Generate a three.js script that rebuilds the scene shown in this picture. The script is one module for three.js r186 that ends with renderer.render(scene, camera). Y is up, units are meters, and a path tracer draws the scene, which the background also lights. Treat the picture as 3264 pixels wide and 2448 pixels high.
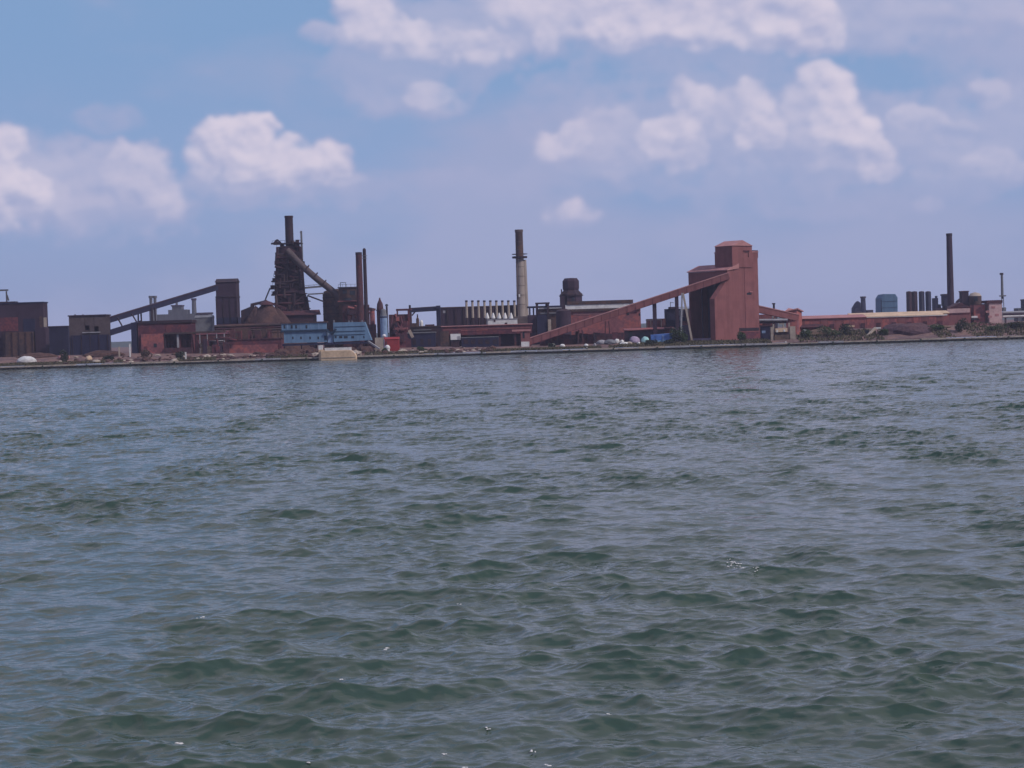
import * as THREE from 'three';
import { mergeGeometries } from 'three/addons/utils/BufferGeometryUtils.js';

/* ---------- camera, exposure ---------- */
const W = 3264, HGT = 2448, F = 5600, EYE = 9, BACK = 480; // the far quay lies near z = -480, the camera 960 m before it
const scene = new THREE.Scene();
const camera = new THREE.PerspectiveCamera(2 * Math.atan(HGT / 2 / F) * 180 / Math.PI, W / HGT, 0.5, 20000);
camera.position.set(0, EYE, BACK);
camera.rotation.order = 'YXZ';
camera.rotation.x = -Math.atan(146.5 / F);
camera.rotation.z = -1.737 * Math.PI / 180;
camera.updateMatrixWorld(true);
const renderer = new THREE.WebGLRenderer({ antialias: true });
renderer.setSize(1024, 768);
renderer.toneMapping = THREE.LinearToneMapping;
renderer.toneMappingExposure = 1;
renderer.shadowMap.enabled = true;

/* ---------- sun ---------- */
const SUN = new THREE.Vector3(0.66, 0.66, 0.36).normalize();
const sun = new THREE.DirectionalLight(new THREE.Color(1, 0.93, 0.86), 3.1);
sun.position.copy(SUN).multiplyScalar(1500).add(new THREE.Vector3(0, 0, -550));
sun.target.position.set(0, 0, -550);
sun.castShadow = true; sun.shadow.radius = 2;
Object.assign(sun.shadow.camera, { left: -700, right: 700, top: 700, bottom: -700, near: 100, far: 4000 });
sun.shadow.mapSize.set(2048, 2048);
scene.add(sun, sun.target);

/* ---------- noise ---------- */
function rng(seed) { let s = seed >>> 0; return () => { s = (s + 0x6D2B79F5) | 0; let t = Math.imul(s ^ (s >>> 15), 1 | s); t = (t + Math.imul(t ^ (t >>> 7), 61 | t)) ^ t; return ((t ^ (t >>> 14)) >>> 0) / 4294967296; }; }
const lat = new Float32Array(32768); { const r = rng(11); for (let i = 0; i < 32768; i++) lat[i] = r(); }
function n3(x, y, z) {
  const i = Math.floor(x), j = Math.floor(y), k = Math.floor(z);
  let u = x - i, v = y - j, w = z - k; u = u * u * (3 - 2 * u); v = v * v * (3 - 2 * v); w = w * w * (3 - 2 * w);
  const a = i & 31, a1 = (i + 1) & 31, b = (j & 31) << 5, b1 = ((j + 1) & 31) << 5, c = (k & 31) << 10, c1 = ((k + 1) & 31) << 10;
  const p = lat[a | b | c], q = lat[a1 | b | c], r = lat[a | b1 | c], s = lat[a1 | b1 | c], P = lat[a | b | c1], Q = lat[a1 | b | c1], R = lat[a | b1 | c1], S = lat[a1 | b1 | c1];
  const e = p + (q - p) * u, f = r + (s - r) * u, g = P + (Q - P) * u, h = R + (S - R) * u, m = e + (f - e) * v, n = g + (h - g) * v;
  return m + (n - m) * w;
}
function fbm(x, y, z, o) { let s = 0, a = 0.5, t = 0; for (let i = 0; i < o; i++) { s += a * n3(x, y, z); t += a; a *= 0.5; x = x * 2.03 + 7.1; y = y * 2.03 + 3.7; z = z * 2.03 + 1.3; } return s / t; }
const ss = (a, b, x) => { const t = Math.min(1, Math.max(0, (x - a) / (b - a))); return t * t * (3 - 2 * t); };
const mix = (a, b, t) => a + (b - a) * t;

/* ---------- sky: air and clouds ---------- */
// cumulus heaps: [degrees right of north, degrees up, half width, half height, whiteness]
const heaps = [
  [[-15.8, 6.5, 0.8, 0.6, 0.9], [-15.7, 5.0, 1.1, 0.9, 1.0], [-14.5, 4.8, 1.1, 0.6, 0.65], [-14.3, 6.0, 1.6, 0.8, 0.5], [-13.0, 5.7, 1.1, 0.8, 0.55], [-11.8, 5.5, 1.0, 0.9, 0.75], [-11.2, 4.9, 0.9, 0.7, 0.7], [-12.6, 7.3, 0.9, 0.4, 0.35], [-12.8, 4.6, 2.2, 0.6, 0.45]],
  [[-9.7, 6.0, 0.6, 0.6, 0.9], [-9.0, 6.6, 0.9, 0.7, 1.0], [-8.2, 6.7, 0.7, 0.5, 1.0], [-7.9, 5.9, 1.2, 0.7, 0.95], [-7.1, 5.9, 0.9, 0.7, 0.9], [-5.8, 5.9, 0.8, 0.7, 0.95], [-6.8, 5.3, 1.9, 0.4, 0.6], [-9.3, 5.2, 1.2, 0.4, 0.45], [-4.4, 5.1, 1.9, 0.4, 0.3]],
  [[-4.3, 10.4, 1.1, 0.8, 0.85], [-3.4, 9.7, 1.2, 0.6, 0.8], [-4.8, 9.9, 1.0, 0.4, 0.65], [-2.3, 9.5, 1.4, 0.6, 0.75], [-0.8, 9.5, 1.4, 0.6, 0.8], [-5.9, 9.9, 0.7, 0.3, 0.55], [-1.2, 10.3, 2.4, 0.9, 0.5]],
  [[-2.7, 7.8, 0.9, 0.4, 0.67], [-3.7, 7.9, 1.2, 0.6, 0.47], [-4.5, 8.5, 0.7, 0.4, 0.42], [-2.1, 7.5, 0.9, 0.3, 0.52]],
  [[2.5, 10.3, 1.9, 0.8, 0.8], [4.3, 10.1, 1.9, 0.8, 0.95], [6.2, 9.9, 1.8, 0.7, 0.85], [8.3, 9.9, 1.8, 0.8, 0.9], [9.9, 9.7, 1.1, 0.8, 1.0], [10.5, 9.4, 0.7, 0.6, 0.8], [3.3, 11.2, 4.5, 1.0, 0.9], [9.2, 11.0, 2.9, 1.0, 0.8], [1.5, 9.9, 1.2, 0.7, 0.4]],
  [[1.6, 6.1, 0.7, 0.5, 0.78], [2.3, 6.4, 0.7, 0.6, 0.73], [3.2, 6.5, 1.3, 0.9, 0.63], [3.4, 5.6, 1.5, 0.5, 0.58], [5.3, 6.4, 0.9, 0.7, 0.88], [5.7, 5.8, 1.0, 0.6, 0.73], [6.1, 7.5, 0.8, 0.7, 0.78], [7.1, 7.1, 0.9, 0.6, 0.68], [8.0, 7.2, 0.7, 0.7, 0.78]],
  [[8.2, 6.4, 0.9, 0.6, 0.88], [10.2, 7.9, 0.7, 0.6, 0.78], [10.6, 7.5, 0.6, 0.7, 0.93], [10.6, 6.6, 0.9, 0.6, 0.83], [11.3, 6.2, 0.8, 0.6, 0.93], [11.8, 5.4, 0.7, 0.7, 0.88], [12.1, 4.9, 0.5, 0.4, 0.68], [9.7, 6.1, 0.9, 0.4, 0.58], [9.1, 6.8, 0.9, 0.5, 0.58], [7.3, 5.6, 1.8, 0.4, 0.33]],
  [[1.9, 4.0, 0.7, 0.4, 0.72], [2.4, 3.8, 0.6, 0.3, 0.62], [13.3, 6.5, 1.0, 0.4, 0.62], [14.2, 6.0, 0.8, 0.4, 0.57], [15.4, 7.2, 0.8, 0.5, 0.62], [15.3, 5.1, 1.0, 0.5, 0.62], [15.9, 4.7, 0.8, 0.4, 0.57], [13.4, 3.8, 0.6, 0.3, 0.52]],
  [[-7.4, 5.0, 2.7, 0.6, 0.45], [-8.9, 5.5, 1.3, 0.6, 0.5], [-13.6, 4.5, 3.0, 0.9, 0.5], [-15.6, 5.8, 1.5, 0.9, 0.6], [7.2, 5.2, 3.6, 0.7, 0.4], [10.4, 5.7, 2.4, 0.7, 0.45], [3.2, 5.6, 1.8, 0.5, 0.4], [-0.5, 5.0, 4.0, 0.5, 0.25], [-3.2, 8.0, 1.6, 0.8, 0.25]],
  [[6.0, 7.4, 4.5, 1.5, 0.42], [12.0, 5.9, 5.0, 1.3, 0.45], [16.0, 8.4, 2.6, 1.1, 0.42], [7.6, 8.9, 2.2, 0.7, 0.36], [4.6, 9.4, 2.0, 0.6, 0.36], [14.0, 10.4, 3.5, 1.4, 0.42], [8.5, 6.2, 3.0, 1.2, 0.5], [-2.5, 9.0, 3.0, 0.9, 0.4], [14.5, 5.0, 3.0, 0.8, 0.4], [10.5, 4.2, 4.0, 0.6, 0.3]],
  [[4.5, 6.1, 2.2, 0.7, 0.6], [6.6, 6.9, 1.6, 0.6, 0.62], [8.8, 6.2, 1.8, 0.8, 0.62], [9.9, 7.0, 1.2, 0.8, 0.66], [10.8, 5.9, 1.6, 0.7, 0.62], [-13.8, 5.4, 2.4, 0.9, 0.6], [-15.0, 4.8, 1.8, 0.8, 0.68], [-0.6, 9.8, 2.2, 0.8, 0.6], [13.5, 5.6, 2.6, 0.9, 0.52], [15.5, 6.4, 2.0, 1.2, 0.5], [-8.0, 5.4, 2.2, 0.5, 0.6], [12.6, 9.9, 3.0, 1.0, 0.55], [15.5, 10.6, 2.0, 1.2, 0.6]],
];
(function buildSky() {
  const SW = 4096, SH = 2048, wrp = new Float32Array(SW * SH * 2), D2R = Math.PI / 180, px = SW / 360, data = new Float32Array(SW * SH * 4);
  const hgt = new Float32Array(SW * SH), wht = new Float32Array(SW * SH), skyRnd = rng(5);
  // heaps over the whole sky: those listed and, all round, others of the same kind
  const all = heaps.flat();
  const more = (az, el) => { const n = 5 + Math.floor(skyRnd() * 8), sc = (0.8 + el / 14) * (0.8 + 0.5 * skyRnd()), c = Math.cos(el * D2R), b = 0.45 + 0.5 * skyRnd(); for (let k = 0; k < n; k++) all.push([az + (skyRnd() - 0.5) * 4.6 * sc / c, el + (skyRnd() - 0.4) * 1.3 * sc, (0.7 + skyRnd() * 0.9) * sc / c, (0.45 + skyRnd() * 0.45) * sc, b * (0.7 + 0.4 * skyRnd())]); };
  for (let c = 0; c < 150; c++) more(20 + skyRnd() * 320, 3.5 + Math.pow(skyRnd(), 1.5) * 55);
  for (let c = 0; c < 60; c++) more(-34 + skyRnd() * 68, 13.5 + skyRnd() * 40);
  const wrapX = (x) => ((x % SW) + SW) % SW;
  for (const [az, el, rx0, ry0, b] of all) {
    const rx = rx0 * 1.22, ry = ry0 * 1.22;
    const cx = (az + 90) * px, cy = (el + 90) * px, ex = rx * 1.35 + 0.8 * Math.min(3, rx / 0.9), ey = ry * 1.5 + 0.6 * Math.min(3, ry / 0.6);
    for (let j = Math.max(0, Math.floor(cy - ey * px)); j <= Math.min(SH - 1, cy + ey * px); j++) for (let i = Math.floor(cx - ex * px); i <= cx + ex * px; i++) {
      const ow = j * SW + wrapX(i);
      if (!wrp[ow * 2]) { const A = i / px, E = j / px; wrp[ow * 2] = (fbm(A * 0.8, E * 1.0, 3, 3) - 0.5) * 0.75 + (fbm(A * 2.6, E * 3, 9, 2) - 0.5) * 0.35 + 1e-6; wrp[ow * 2 + 1] = (fbm(A * 0.8, E * 1.0, 13, 3) - 0.5) * 0.5 + (fbm(A * 2.6, E * 3, 19, 2) - 0.5) * 0.28; }
      const wx = wrp[ow * 2], wy = wrp[ow * 2 + 1];
      let dx = ((i - cx) / px + wx * Math.min(3, rx / 0.9)) / rx, dy = ((j - cy) / px + wy * Math.min(3, ry / 0.6)) / ry;
      if (dy < 0) dy *= 0.85;
      const d = 1 - (dx * dx + dy * dy); if (d <= -0.45) continue;
      const h = (d > 0 ? 0.22 + Math.sqrt(d) * 0.78 : 0.22 * ss(-0.45, 0, d)) * (0.45 + 0.55 * b) * Math.min(1, 0.7 + 0.3 * ry), o = j * SW + wrapX(i);
      hgt[o] += h * h * h; wht[o] = Math.max(wht[o], b * ss(-0.45, 0.7, d));
    }
  }
  // cauliflower detail on the heaps
  const billow = (x, y, z) => { let v = 0, a = 0.5, t = 0; for (let q = 0; q < 4; q++) { v += a * Math.abs(2 * n3(x, y, z) - 1); t += a; a *= 0.58; x = x * 2.1 + 5; y = y * 2.1 + 1; z = z * 2.1 + 9; } return 1 - v / t; };
  for (let j = SH / 2 - 12; j < SH; j++) for (let i = 0; i < SW; i++) {
    const o = j * SW + i; if (hgt[o] < 1e-4) continue;
    const h = Math.cbrt(hgt[o]), el = ((j + 0.5) / px - 90) * D2R, az = ((i + 0.5) / px - 90) * D2R, ce = Math.cos(el), f = 42 / (1 + Math.max(0, el) * 1.6);
    hgt[o] = Math.max(0, h + (billow(ce * Math.sin(az) * f, Math.sin(el) * f * 1.25, -ce * Math.cos(az) * f) - 0.66) * 0.95 * ss(0.02, 0.45, h) + (n3(ce * Math.sin(az) * f * 0.45 + 7, Math.sin(el) * f * 0.6, -ce * Math.cos(az) * f * 0.45) - 0.5) * 0.3 * ss(0.02, 0.3, h));
  }
  const lin = (r, g, b) => [r, g, b].map((v) => { v /= 255; return v <= 0.04045 ? v / 12.92 : ((v + 0.055) / 1.055) ** 2.4; });
  const HOR = lin(145, 158, 196), MID = lin(140, 164, 205), TOP = lin(129, 161, 203), ZEN = lin(92, 134, 186), LIT = lin(225, 214, 228), LID = lin(199, 193, 216), SHD = lin(163, 170, 205), VEIL = lin(160, 168, 203);
  for (let j = 0; j < SH; j++) for (let i = 0; i < SW; i++) {
    const o = j * SW + i, el = (j + 0.5) / px - 90, az = (i + 0.5) / px - 90;
    const y = Math.sin(el * D2R), ce = Math.cos(el * D2R), x = ce * Math.sin(az * D2R), z = -ce * Math.cos(az * D2R);
    const col = [0, 0, 0], e = Math.max(el, 0);
    const t1 = ss(0.5, 6, e), t2 = ss(4.5, 10.5, e), t3 = ss(10, 70, e);
    for (let c = 0; c < 3; c++) col[c] = mix(mix(mix(HOR[c], MID[c], t1), TOP[c], t2), ZEN[c], t3);
    if (el > -1) {
      // thin high veil, streaked along the horizon
      const far = ss(-6, 6, az) * ss(60, 30, az);
      let v = fbm(x * 9 + 4, y * 20, z * 9 + 2, 5);
      v = ss(0.38, 0.72, v + 0.08 * far * ss(3, 7, el) + 0.05 * ss(5, 2.5, el) - 0.16 * ss(3, -4, az) * ss(-60, -20, az) * ss(4.5, 6.5, el) * ss(16, 11, el)) * ss(90, 40, el);
      for (let c = 0; c < 3; c++) col[c] = mix(col[c], VEIL[c], v * 0.85);
      if (hgt[o] > 0.02) {
        const det = fbm(x * 90, y * 120, z * 90, 3), H = hgt[o];
        const a = ss(0.02, 0.78, H + (det - 0.5) * 0.35);
        const s = 2, g = (q, r) => hgt[Math.min(SH - 1, Math.max(0, j + r)) * SW + wrapX(i + q)];
        const gx = (g(-s, 0) - g(s, 0)) * 1.5, gy = (g(0, -s) - g(0, s)) * 1.5;
        const nz = 1 / Math.sqrt(1 + gx * gx + gy * gy);
        let li = (gx * 0.3 + gy * 0.7 + 0.62) * nz + (det - 0.5) * 0.6 - 0.12;
        li = ss(-0.35, 1.1, li) * mix(0.1, 1, ss(0.3, 0.75, wht[o])); const wb = ss(0.45, 0.98, wht[o] + (fbm(x * 22 + 3, y * 34, z * 22, 4) - 0.5) * 0.45);
        for (let c = 0; c < 3; c++) col[c] = mix(col[c], mix(SHD[c], mix(LID[c], LIT[c], wb), li), a * mix(0.45, 0.95, wht[o]));
      }
    }
    data[o * 4] = col[0]; data[o * 4 + 1] = col[1]; data[o * 4 + 2] = col[2]; data[o * 4 + 3] = 1;
  }
  const sky = new THREE.DataTexture(data, SW, SH, THREE.RGBAFormat, THREE.FloatType);
  sky.mapping = THREE.EquirectangularReflectionMapping; sky.magFilter = sky.minFilter = THREE.LinearFilter; sky.needsUpdate = true;
  scene.background = sky; scene.environment = sky;
})();
scene.fog = new THREE.FogExp2(new THREE.Color(0.72, 0.74, 1.0), 0.00007);

/* ---------- materials ---------- */
function tex(seed, fn, size = 512) {
  const d = new Uint8Array(size * size * 4), r = rng(seed), ox = r() * 30, oy = r() * 30;
  for (let j = 0; j < size; j++) for (let i = 0; i < size; i++) {
    // tile by blending opposite edges
    const u = i / size, v = j / size, c = fn(u, v, ox, oy), o = (j * size + i) * 4;
    for (let k = 0; k < 3; k++) d[o + k] = Math.max(0, Math.min(255, c[k] * 255)); d[o + 3] = 255;
  }
  const t = new THREE.DataTexture(d, size, size, THREE.RGBAFormat);
  t.wrapS = t.wrapT = THREE.MirroredRepeatWrapping; t.magFilter = t.minFilter = THREE.LinearFilter; t.needsUpdate = true;
  return t;
}
// uv are metres; each texture covers 32 m, mirrored
const T = {
  grime: tex(1, (u, v, a, b) => { const n = fbm(u * 9 + a, v * 9 + b, 1, 5), m = fbm(u * 40 + a, v * 40 + b, 5, 3), k = 0.62 + 0.5 * n + 0.35 * (m - 0.5); return [k, k * (0.97 + 0.05 * m), k]; }),
  rust: tex(2, (u, v, a, b) => { const n = fbm(u * 7 + a, v * 7 + b, 1, 5), m = fbm(u * 30 + a, v * 30 + b, 6, 4), s = ss(0.42, 0.62, n * 0.6 + m * 0.4), k = 0.55 + 0.75 * (m * 0.6 + n * 0.4 - 0.2); return [k * mix(0.82, 1.12, s), k * mix(0.84, 0.94, s), k * mix(0.97, 0.86, s)]; }),
  clad: tex(3, (u, v, a, b) => { const pn = lat[(Math.floor(u * 16) * 31 + Math.floor(v * 6) * 97) & 32767], st = fbm(u * 60 + a, v * 5 + b, 2, 4), n = fbm(u * 10 + a, v * 10 + b, 8, 4), k = 0.72 + 0.14 * pn + 0.3 * (st - 0.5) + 0.42 * (n - 0.2); return [k, k * 0.99, k]; }),
  earth: tex(4, (u, v, a, b) => { const n = fbm(u * 8 + a, v * 8 + b, 1, 6), m = fbm(u * 50 + a, v * 50 + b, 5, 3), s = ss(0.45, 0.6, n), k = 0.45 + 0.9 * m; return [k * mix(0.75, 1.1, s), k * mix(0.75, 1.0, s), k * mix(0.8, 0.92, s)]; }),
};
const mats = {};
function M(name, r, g, b, map = 'grime', rough = 0.85, metal = 0) {
  if (mats[name]) return mats[name];
  const m = new THREE.MeshPhysicalMaterial({ specularIntensity: rough > 0.6 ? 0.3 : 1, color: new THREE.Color().setRGB(r * 0.86, g * 0.86, b * 0.86), roughness: rough, metalness: metal, side: THREE.DoubleSide });
  if (map) m.map = T[map];
  m.name = name; return (mats[name] = m);
}
const m = {
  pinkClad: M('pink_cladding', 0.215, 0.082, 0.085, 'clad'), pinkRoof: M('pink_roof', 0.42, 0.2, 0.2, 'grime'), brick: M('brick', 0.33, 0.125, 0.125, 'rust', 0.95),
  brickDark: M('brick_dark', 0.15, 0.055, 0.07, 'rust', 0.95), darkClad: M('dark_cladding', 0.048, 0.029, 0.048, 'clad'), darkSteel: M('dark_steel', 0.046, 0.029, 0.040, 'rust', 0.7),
  navy: M('navy_cladding', 0.024, 0.024, 0.056, 'clad'), rustSteel: M('rusted_steel', 0.10, 0.045, 0.055, 'rust'), furnace: M('furnace_steel', 0.055, 0.029, 0.04, 'rust', 0.8),
  blue: M('blue_cladding', 0.13, 0.225, 0.355, 'clad', 0.7), blueDark: M('blue_trim', 0.02, 0.045, 0.085, 'grime'), glass: M('dark_glass', 0.012, 0.016, 0.024, null, 0.25),
  pinkPale: M('pale_pink_render', 0.56, 0.37, 0.36, 'grime'), cream: M('cream_paint', 0.64, 0.46, 0.32, 'grime'), beige: M('beige_concrete', 0.40, 0.33, 0.28, 'grime', 0.95), white: M('white_paint', 0.72, 0.70, 0.70, 'grime'),
  grey: M('grey_steel', 0.17, 0.17, 0.19, 'grime', 0.7), greyLight: M('light_grey', 0.34, 0.33, 0.36, 'grime'), olive: M('olive_brown_steel', 0.10, 0.066, 0.062, 'rust'),
  concrete: M('chimney_concrete', 0.31, 0.26, 0.235, 'clad', 0.95), concreteDark: M('sooty_concrete', 0.13, 0.10, 0.10, 'grime', 0.95), red: M('red_paint', 0.30, 0.04, 0.045, 'grime'),
  brightBlue: M('blue_tarpaulin', 0.06, 0.16, 0.48, 'grime', 0.6), teal: M('pale_teal_paint', 0.40, 0.66, 0.66, 'grime'), mauve: M('mauve_tarpaulin', 0.36, 0.28, 0.40, 'grime'), tankBlue: M('blue_tank_paint', 0.085, 0.165, 0.26, 'clad'),
  paleBlue: M('pale_blue_paint', 0.24, 0.34, 0.52, 'grime'), hazeMill: M('grey_cladding', 0.10, 0.10, 0.115, 'clad'), sheet: M('wet_sheet_piling', 0.035, 0.035, 0.035, 'grime'), ore: M('iron_ore', 0.095, 0.055, 0.052, 'earth', 1),
  dull: M('dull_steel', 0.095, 0.07, 0.075, 'grime', 0.7),
  oreOlive: M('weathered_ore', 0.15, 0.105, 0.085, 'earth', 1), heap: M('purple_slag', 0.10, 0.06, 0.075, 'earth', 1), ground: M('dirt', 0.20, 0.13, 0.125, 'earth', 1), leaf: M('leaves', 0.05, 0.075, 0.035, null, 0.9),
  leafDark: M('dark_leaves', 0.035, 0.045, 0.032, null, 0.9), bark: M('bark', 0.07, 0.05, 0.04, null, 0.95), hill: M('wooded_hill', 0.05, 0.07, 0.05, 'earth', 1), grass: M('dry_grass', 0.105, 0.092, 0.06, null, 1),
};

/* ---------- geometry helpers ---------- */
const V = (x, y, z) => new THREE.Vector3(x, y, z);
// the point at distance D straight ahead (z = -D) that stands at a measured place of the photograph
function at(px, py, D) { const v = V((px - W / 2) / F, (HGT / 2 - py) / F, -1).applyQuaternion(camera.quaternion); v.multiplyScalar((D + BACK) / -v.z); v.y += EYE; v.z = -D; return v; }
function groundY(x, z) {
  const d = -z - 481; if (d < 0) return -3;
  const left = ss(20, -60, x), far = ss(-150, -230, x), right = ss(150, 205, x), n = fbm(x * 0.05 + 50, z * 0.07 + 90, 2, 4) - 0.5;
  const near = 2.0 + left * (0.9 * ss(4, 5, d) + 2.2 * ss(6, 34, d) + 1.7 * far * ss(10, 45, d)) + (1 - left) * (0.6 * ss(3, 5, d) + 1.6 * ss(5, 22, d)) + right * (3.6 * ss(4, 34, d) + 5.5 * n * ss(4, 16, d) * ss(100, 40, d));
  return near + n * 0.9 * ss(3, 9, d) + 0.004 * Math.max(0, Math.min(d, 1500) - 60);
}
function geo(pos, idx) { const g = new THREE.BufferGeometry(); g.setAttribute('position', new THREE.Float32BufferAttribute(pos, 3)); g.setIndex(idx); const f = g.toNonIndexed(); f.computeVertexNormals(); return f; }
const flat = (g) => { const f = g.index ? g.toNonIndexed() : g; return f; };
function box(x0, x1, y0, y1, z0, z1) { const g = new THREE.BoxGeometry(Math.abs(x1 - x0), Math.abs(y1 - y0), Math.abs(z1 - z0)); g.translate((x0 + x1) / 2, (y0 + y1) / 2, (z0 + z1) / 2); return flat(g); }
// a block whose outline fills px0..px1, py0..py1 (py1 null: down to the ground); front at D, dep deep
function span(D, px0, px1, py0, py1, dep = 8) {
  const pm = (px0 + px1) / 2, c = W / 2, ym = py1 ?? py0 + 60, yM = (py0 + ym) / 2;
  const x0 = at(px0, yM, px0 > c ? D + dep : D).x, x1 = at(px1, yM, px1 < c ? D + dep : D).x, y1 = at(pm, py0, D).y;
  const y0 = py1 === null ? groundY((x0 + x1) / 2, -D) - 1.2 : at(pm, py1, D).y;
  return { x0: Math.min(x0, x1), x1: Math.max(x0, x1), y0, y1, z0: -D - dep, z1: -D, cx: (x0 + x1) / 2, cz: -D - dep / 2 };
}
const bx = (...a) => { const s = span(...a); return box(s.x0, s.x1, s.y0, s.y1, s.z0, s.z1); };
// a front wall with real openings, boxes round the holes [px0, px1, py0, py1]
function frontWall(D, px0, px1, py0, holes, t = 0.5) { const g = []; let p = px0; for (const [a, b, c, d] of holes) { if (a > p) g.push(bx(D, p, a, py0, null, t)); g.push(bx(D, a, b, py0, c, t)); if (d) g.push(bx(D, a, b, d, null, t)); p = b; } if (p < px1) g.push(bx(D, p, px1, py0, null, t)); return g; }
// vertical-sided block on a footprint [[x, z], ...]; top heights one per corner
function prism(pts, y0, y1) {
  const n = pts.length, pos = [], idx = [], tops = Array.isArray(y1) ? y1 : pts.map(() => y1);
  pts.forEach(([x, z], i) => pos.push(x, Array.isArray(y0) ? y0[i] : y0, z, x, tops[i], z));
  for (let i = 0; i < n; i++) { const j = (i + 1) % n; idx.push(2 * i, 2 * j, 2 * j + 1, 2 * i, 2 * j + 1, 2 * i + 1); }
  for (let i = 1; i < n - 1; i++) idx.push(1, 2 * i + 1, 2 * i + 3, 0, 2 * i + 2, 2 * i);
  return geo(pos, idx);
}
// gable roof slab over x0..x1, z0..z1, ridge along x or z
function gable(x0, x1, y, rise, z0, z1, along = 'x', over = 0.3) {
  x0 -= over; x1 += over; z0 -= over; z1 += over; const xm = (x0 + x1) / 2, zm = (z0 + z1) / 2;
  const p = along === 'x' ? [[x0, y, z0], [x1, y, z0], [x1, y, z1], [x0, y, z1], [x0, y + rise, zm], [x1, y + rise, zm]] : [[x0, y, z1], [x0, y, z0], [x1, y, z0], [x1, y, z1], [xm, y + rise, z1], [xm, y + rise, z0]];
  return geo(p.flat(), [0, 1, 5, 0, 5, 4, 2, 3, 4, 2, 4, 5, 0, 4, 3, 1, 2, 5, 0, 3, 2, 0, 2, 1]);
}
function cyl(x, z, y0, y1, r0, r1 = r0, seg = 18, open = false) { const g = new THREE.CylinderGeometry(r1, r0, y1 - y0, seg, 1, open); g.translate(x, (y0 + y1) / 2, z); return flat(g); }
function beam(p, q, w, h = w) { const d = q.clone().sub(p), L = d.length(), g = new THREE.BoxGeometry(w, h, L); const mt = new THREE.Matrix4().lookAt(q, p, V(0, 1, 0)); g.applyMatrix4(mt); const c = p.clone().add(q).multiplyScalar(0.5); g.translate(c.x, c.y, c.z); return flat(g); }
function pipe(pts, r, seg = 8, n = 0) { const c = pts.length === 2 ? new THREE.LineCurve3(pts[0], pts[1]) : new THREE.CatmullRomCurve3(pts, false, 'centripetal'); return flat(new THREE.TubeGeometry(c, n || (pts.length === 2 ? 1 : pts.length * 4), r, seg, false)); }
function lathe(x, z, prof, seg = 22) { const g = new THREE.LatheGeometry(prof.map(([r, y]) => new THREE.Vector2(Math.max(r, 0.001), y)), seg); g.translate(x, 0, z); return flat(g); }
function blob(c, rx, ry, rz, seed, amp = 0.25, det = 3) {
  const g = new THREE.IcosahedronGeometry(1, det), p = g.attributes.position;
  for (let i = 0; i < p.count; i++) { const v = V(p.getX(i), p.getY(i), p.getZ(i)), k = 1 + amp * 2 * (fbm(v.x * 1.7 + seed, v.y * 1.7, v.z * 1.7 + seed * 0.3, 3) - 0.5); p.setXYZ(i, c.x + v.x * rx * k, c.y + Math.max(v.y, -0.3) * ry * k, c.z + v.z * rz * k); }
  g.computeVertexNormals(); return flat(g);
}
function railing(x0, x1, y, z, h = 1.3) { const g = [beam(V(x0, y + h, z), V(x1, y + h, z), 0.16)], n = Math.max(2, Math.round((x1 - x0) / 2.5)); for (let i = 0; i <= n; i++) { const x = mix(x0, x1, i / n); g.push(box(x - 0.08, x + 0.08, y, y + h, z - 0.08, z + 0.08)); } return g; }
function meterUV(g) {
  const p = g.attributes.position, nn = g.attributes.normal, uv = new Float32Array(p.count * 2), K = 1 / 32;
  for (let i = 0; i < p.count; i++) { const ax = Math.abs(nn.getX(i)), ay = Math.abs(nn.getY(i)), az = Math.abs(nn.getZ(i)), x = p.getX(i), y = p.getY(i), z = p.getZ(i); if (ay > ax && ay > az) { uv[2 * i] = x * K; uv[2 * i + 1] = z * K; } else if (ax > az) { uv[2 * i] = z * K; uv[2 * i + 1] = y * K; } else { uv[2 * i] = x * K; uv[2 * i + 1] = y * K; } }
  g.setAttribute('uv', new THREE.BufferAttribute(uv, 2)); return g;
}
/* ---------- objects ---------- */
const taken = {};
const numbered = (n) => { const k = taken[n] = (taken[n] ?? -1) + 1; return k ? `${n}_${String(k).padStart(3, '0')}` : n; };
function tag(o, label, category, group, kind) { if (label) o.userData.label = label; if (category) o.userData.category = category; if (group) o.userData.group = group; if (kind) o.userData.kind = kind; return o; }
function mesh(name, gs, mat, off) {
  let g = Array.isArray(gs) ? (gs.length > 1 ? mergeGeometries(gs.map((q) => { const c = q.clone(); for (const k of Object.keys(c.attributes)) if (k !== 'position' && k !== 'normal') c.deleteAttribute(k); return c; })) : gs[0].clone()) : gs.clone();
  meterUV(g); if (off) g.translate(-off.x, -off.y, -off.z);
  const o = new THREE.Mesh(g, mat); o.name = name; o.castShadow = o.receiveShadow = true; return o;
}
function thing(name, label, category, x, z, group, y) { const t = new THREE.Group(); t.name = numbered(name); t.position.set(x, y ?? groundY(x, z), z); t.userData.root = 1; delete t.userData.root; tag(t, label, category, group); scene.add(t); return t; }
function part(t, name, gs, mat, parent, label) { const o = mesh(name, gs, mat, t.position); (parent ?? t).add(o); if (label) o.userData.label = label; return o; }
function solo(name, label, category, gs, mat, group, kind) { // a thing that is one mesh, its origin at its base
  const c = mesh(name, gs, mat); c.geometry.computeBoundingBox(); const b = c.geometry.boundingBox, p = V((b.min.x + b.max.x) / 2, b.min.y, (b.min.z + b.max.z) / 2);
  c.geometry.translate(-p.x, -p.y, -p.z); c.position.copy(p); c.name = numbered(name); tag(c, label, category, group, kind); scene.add(c); return c;
}
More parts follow.
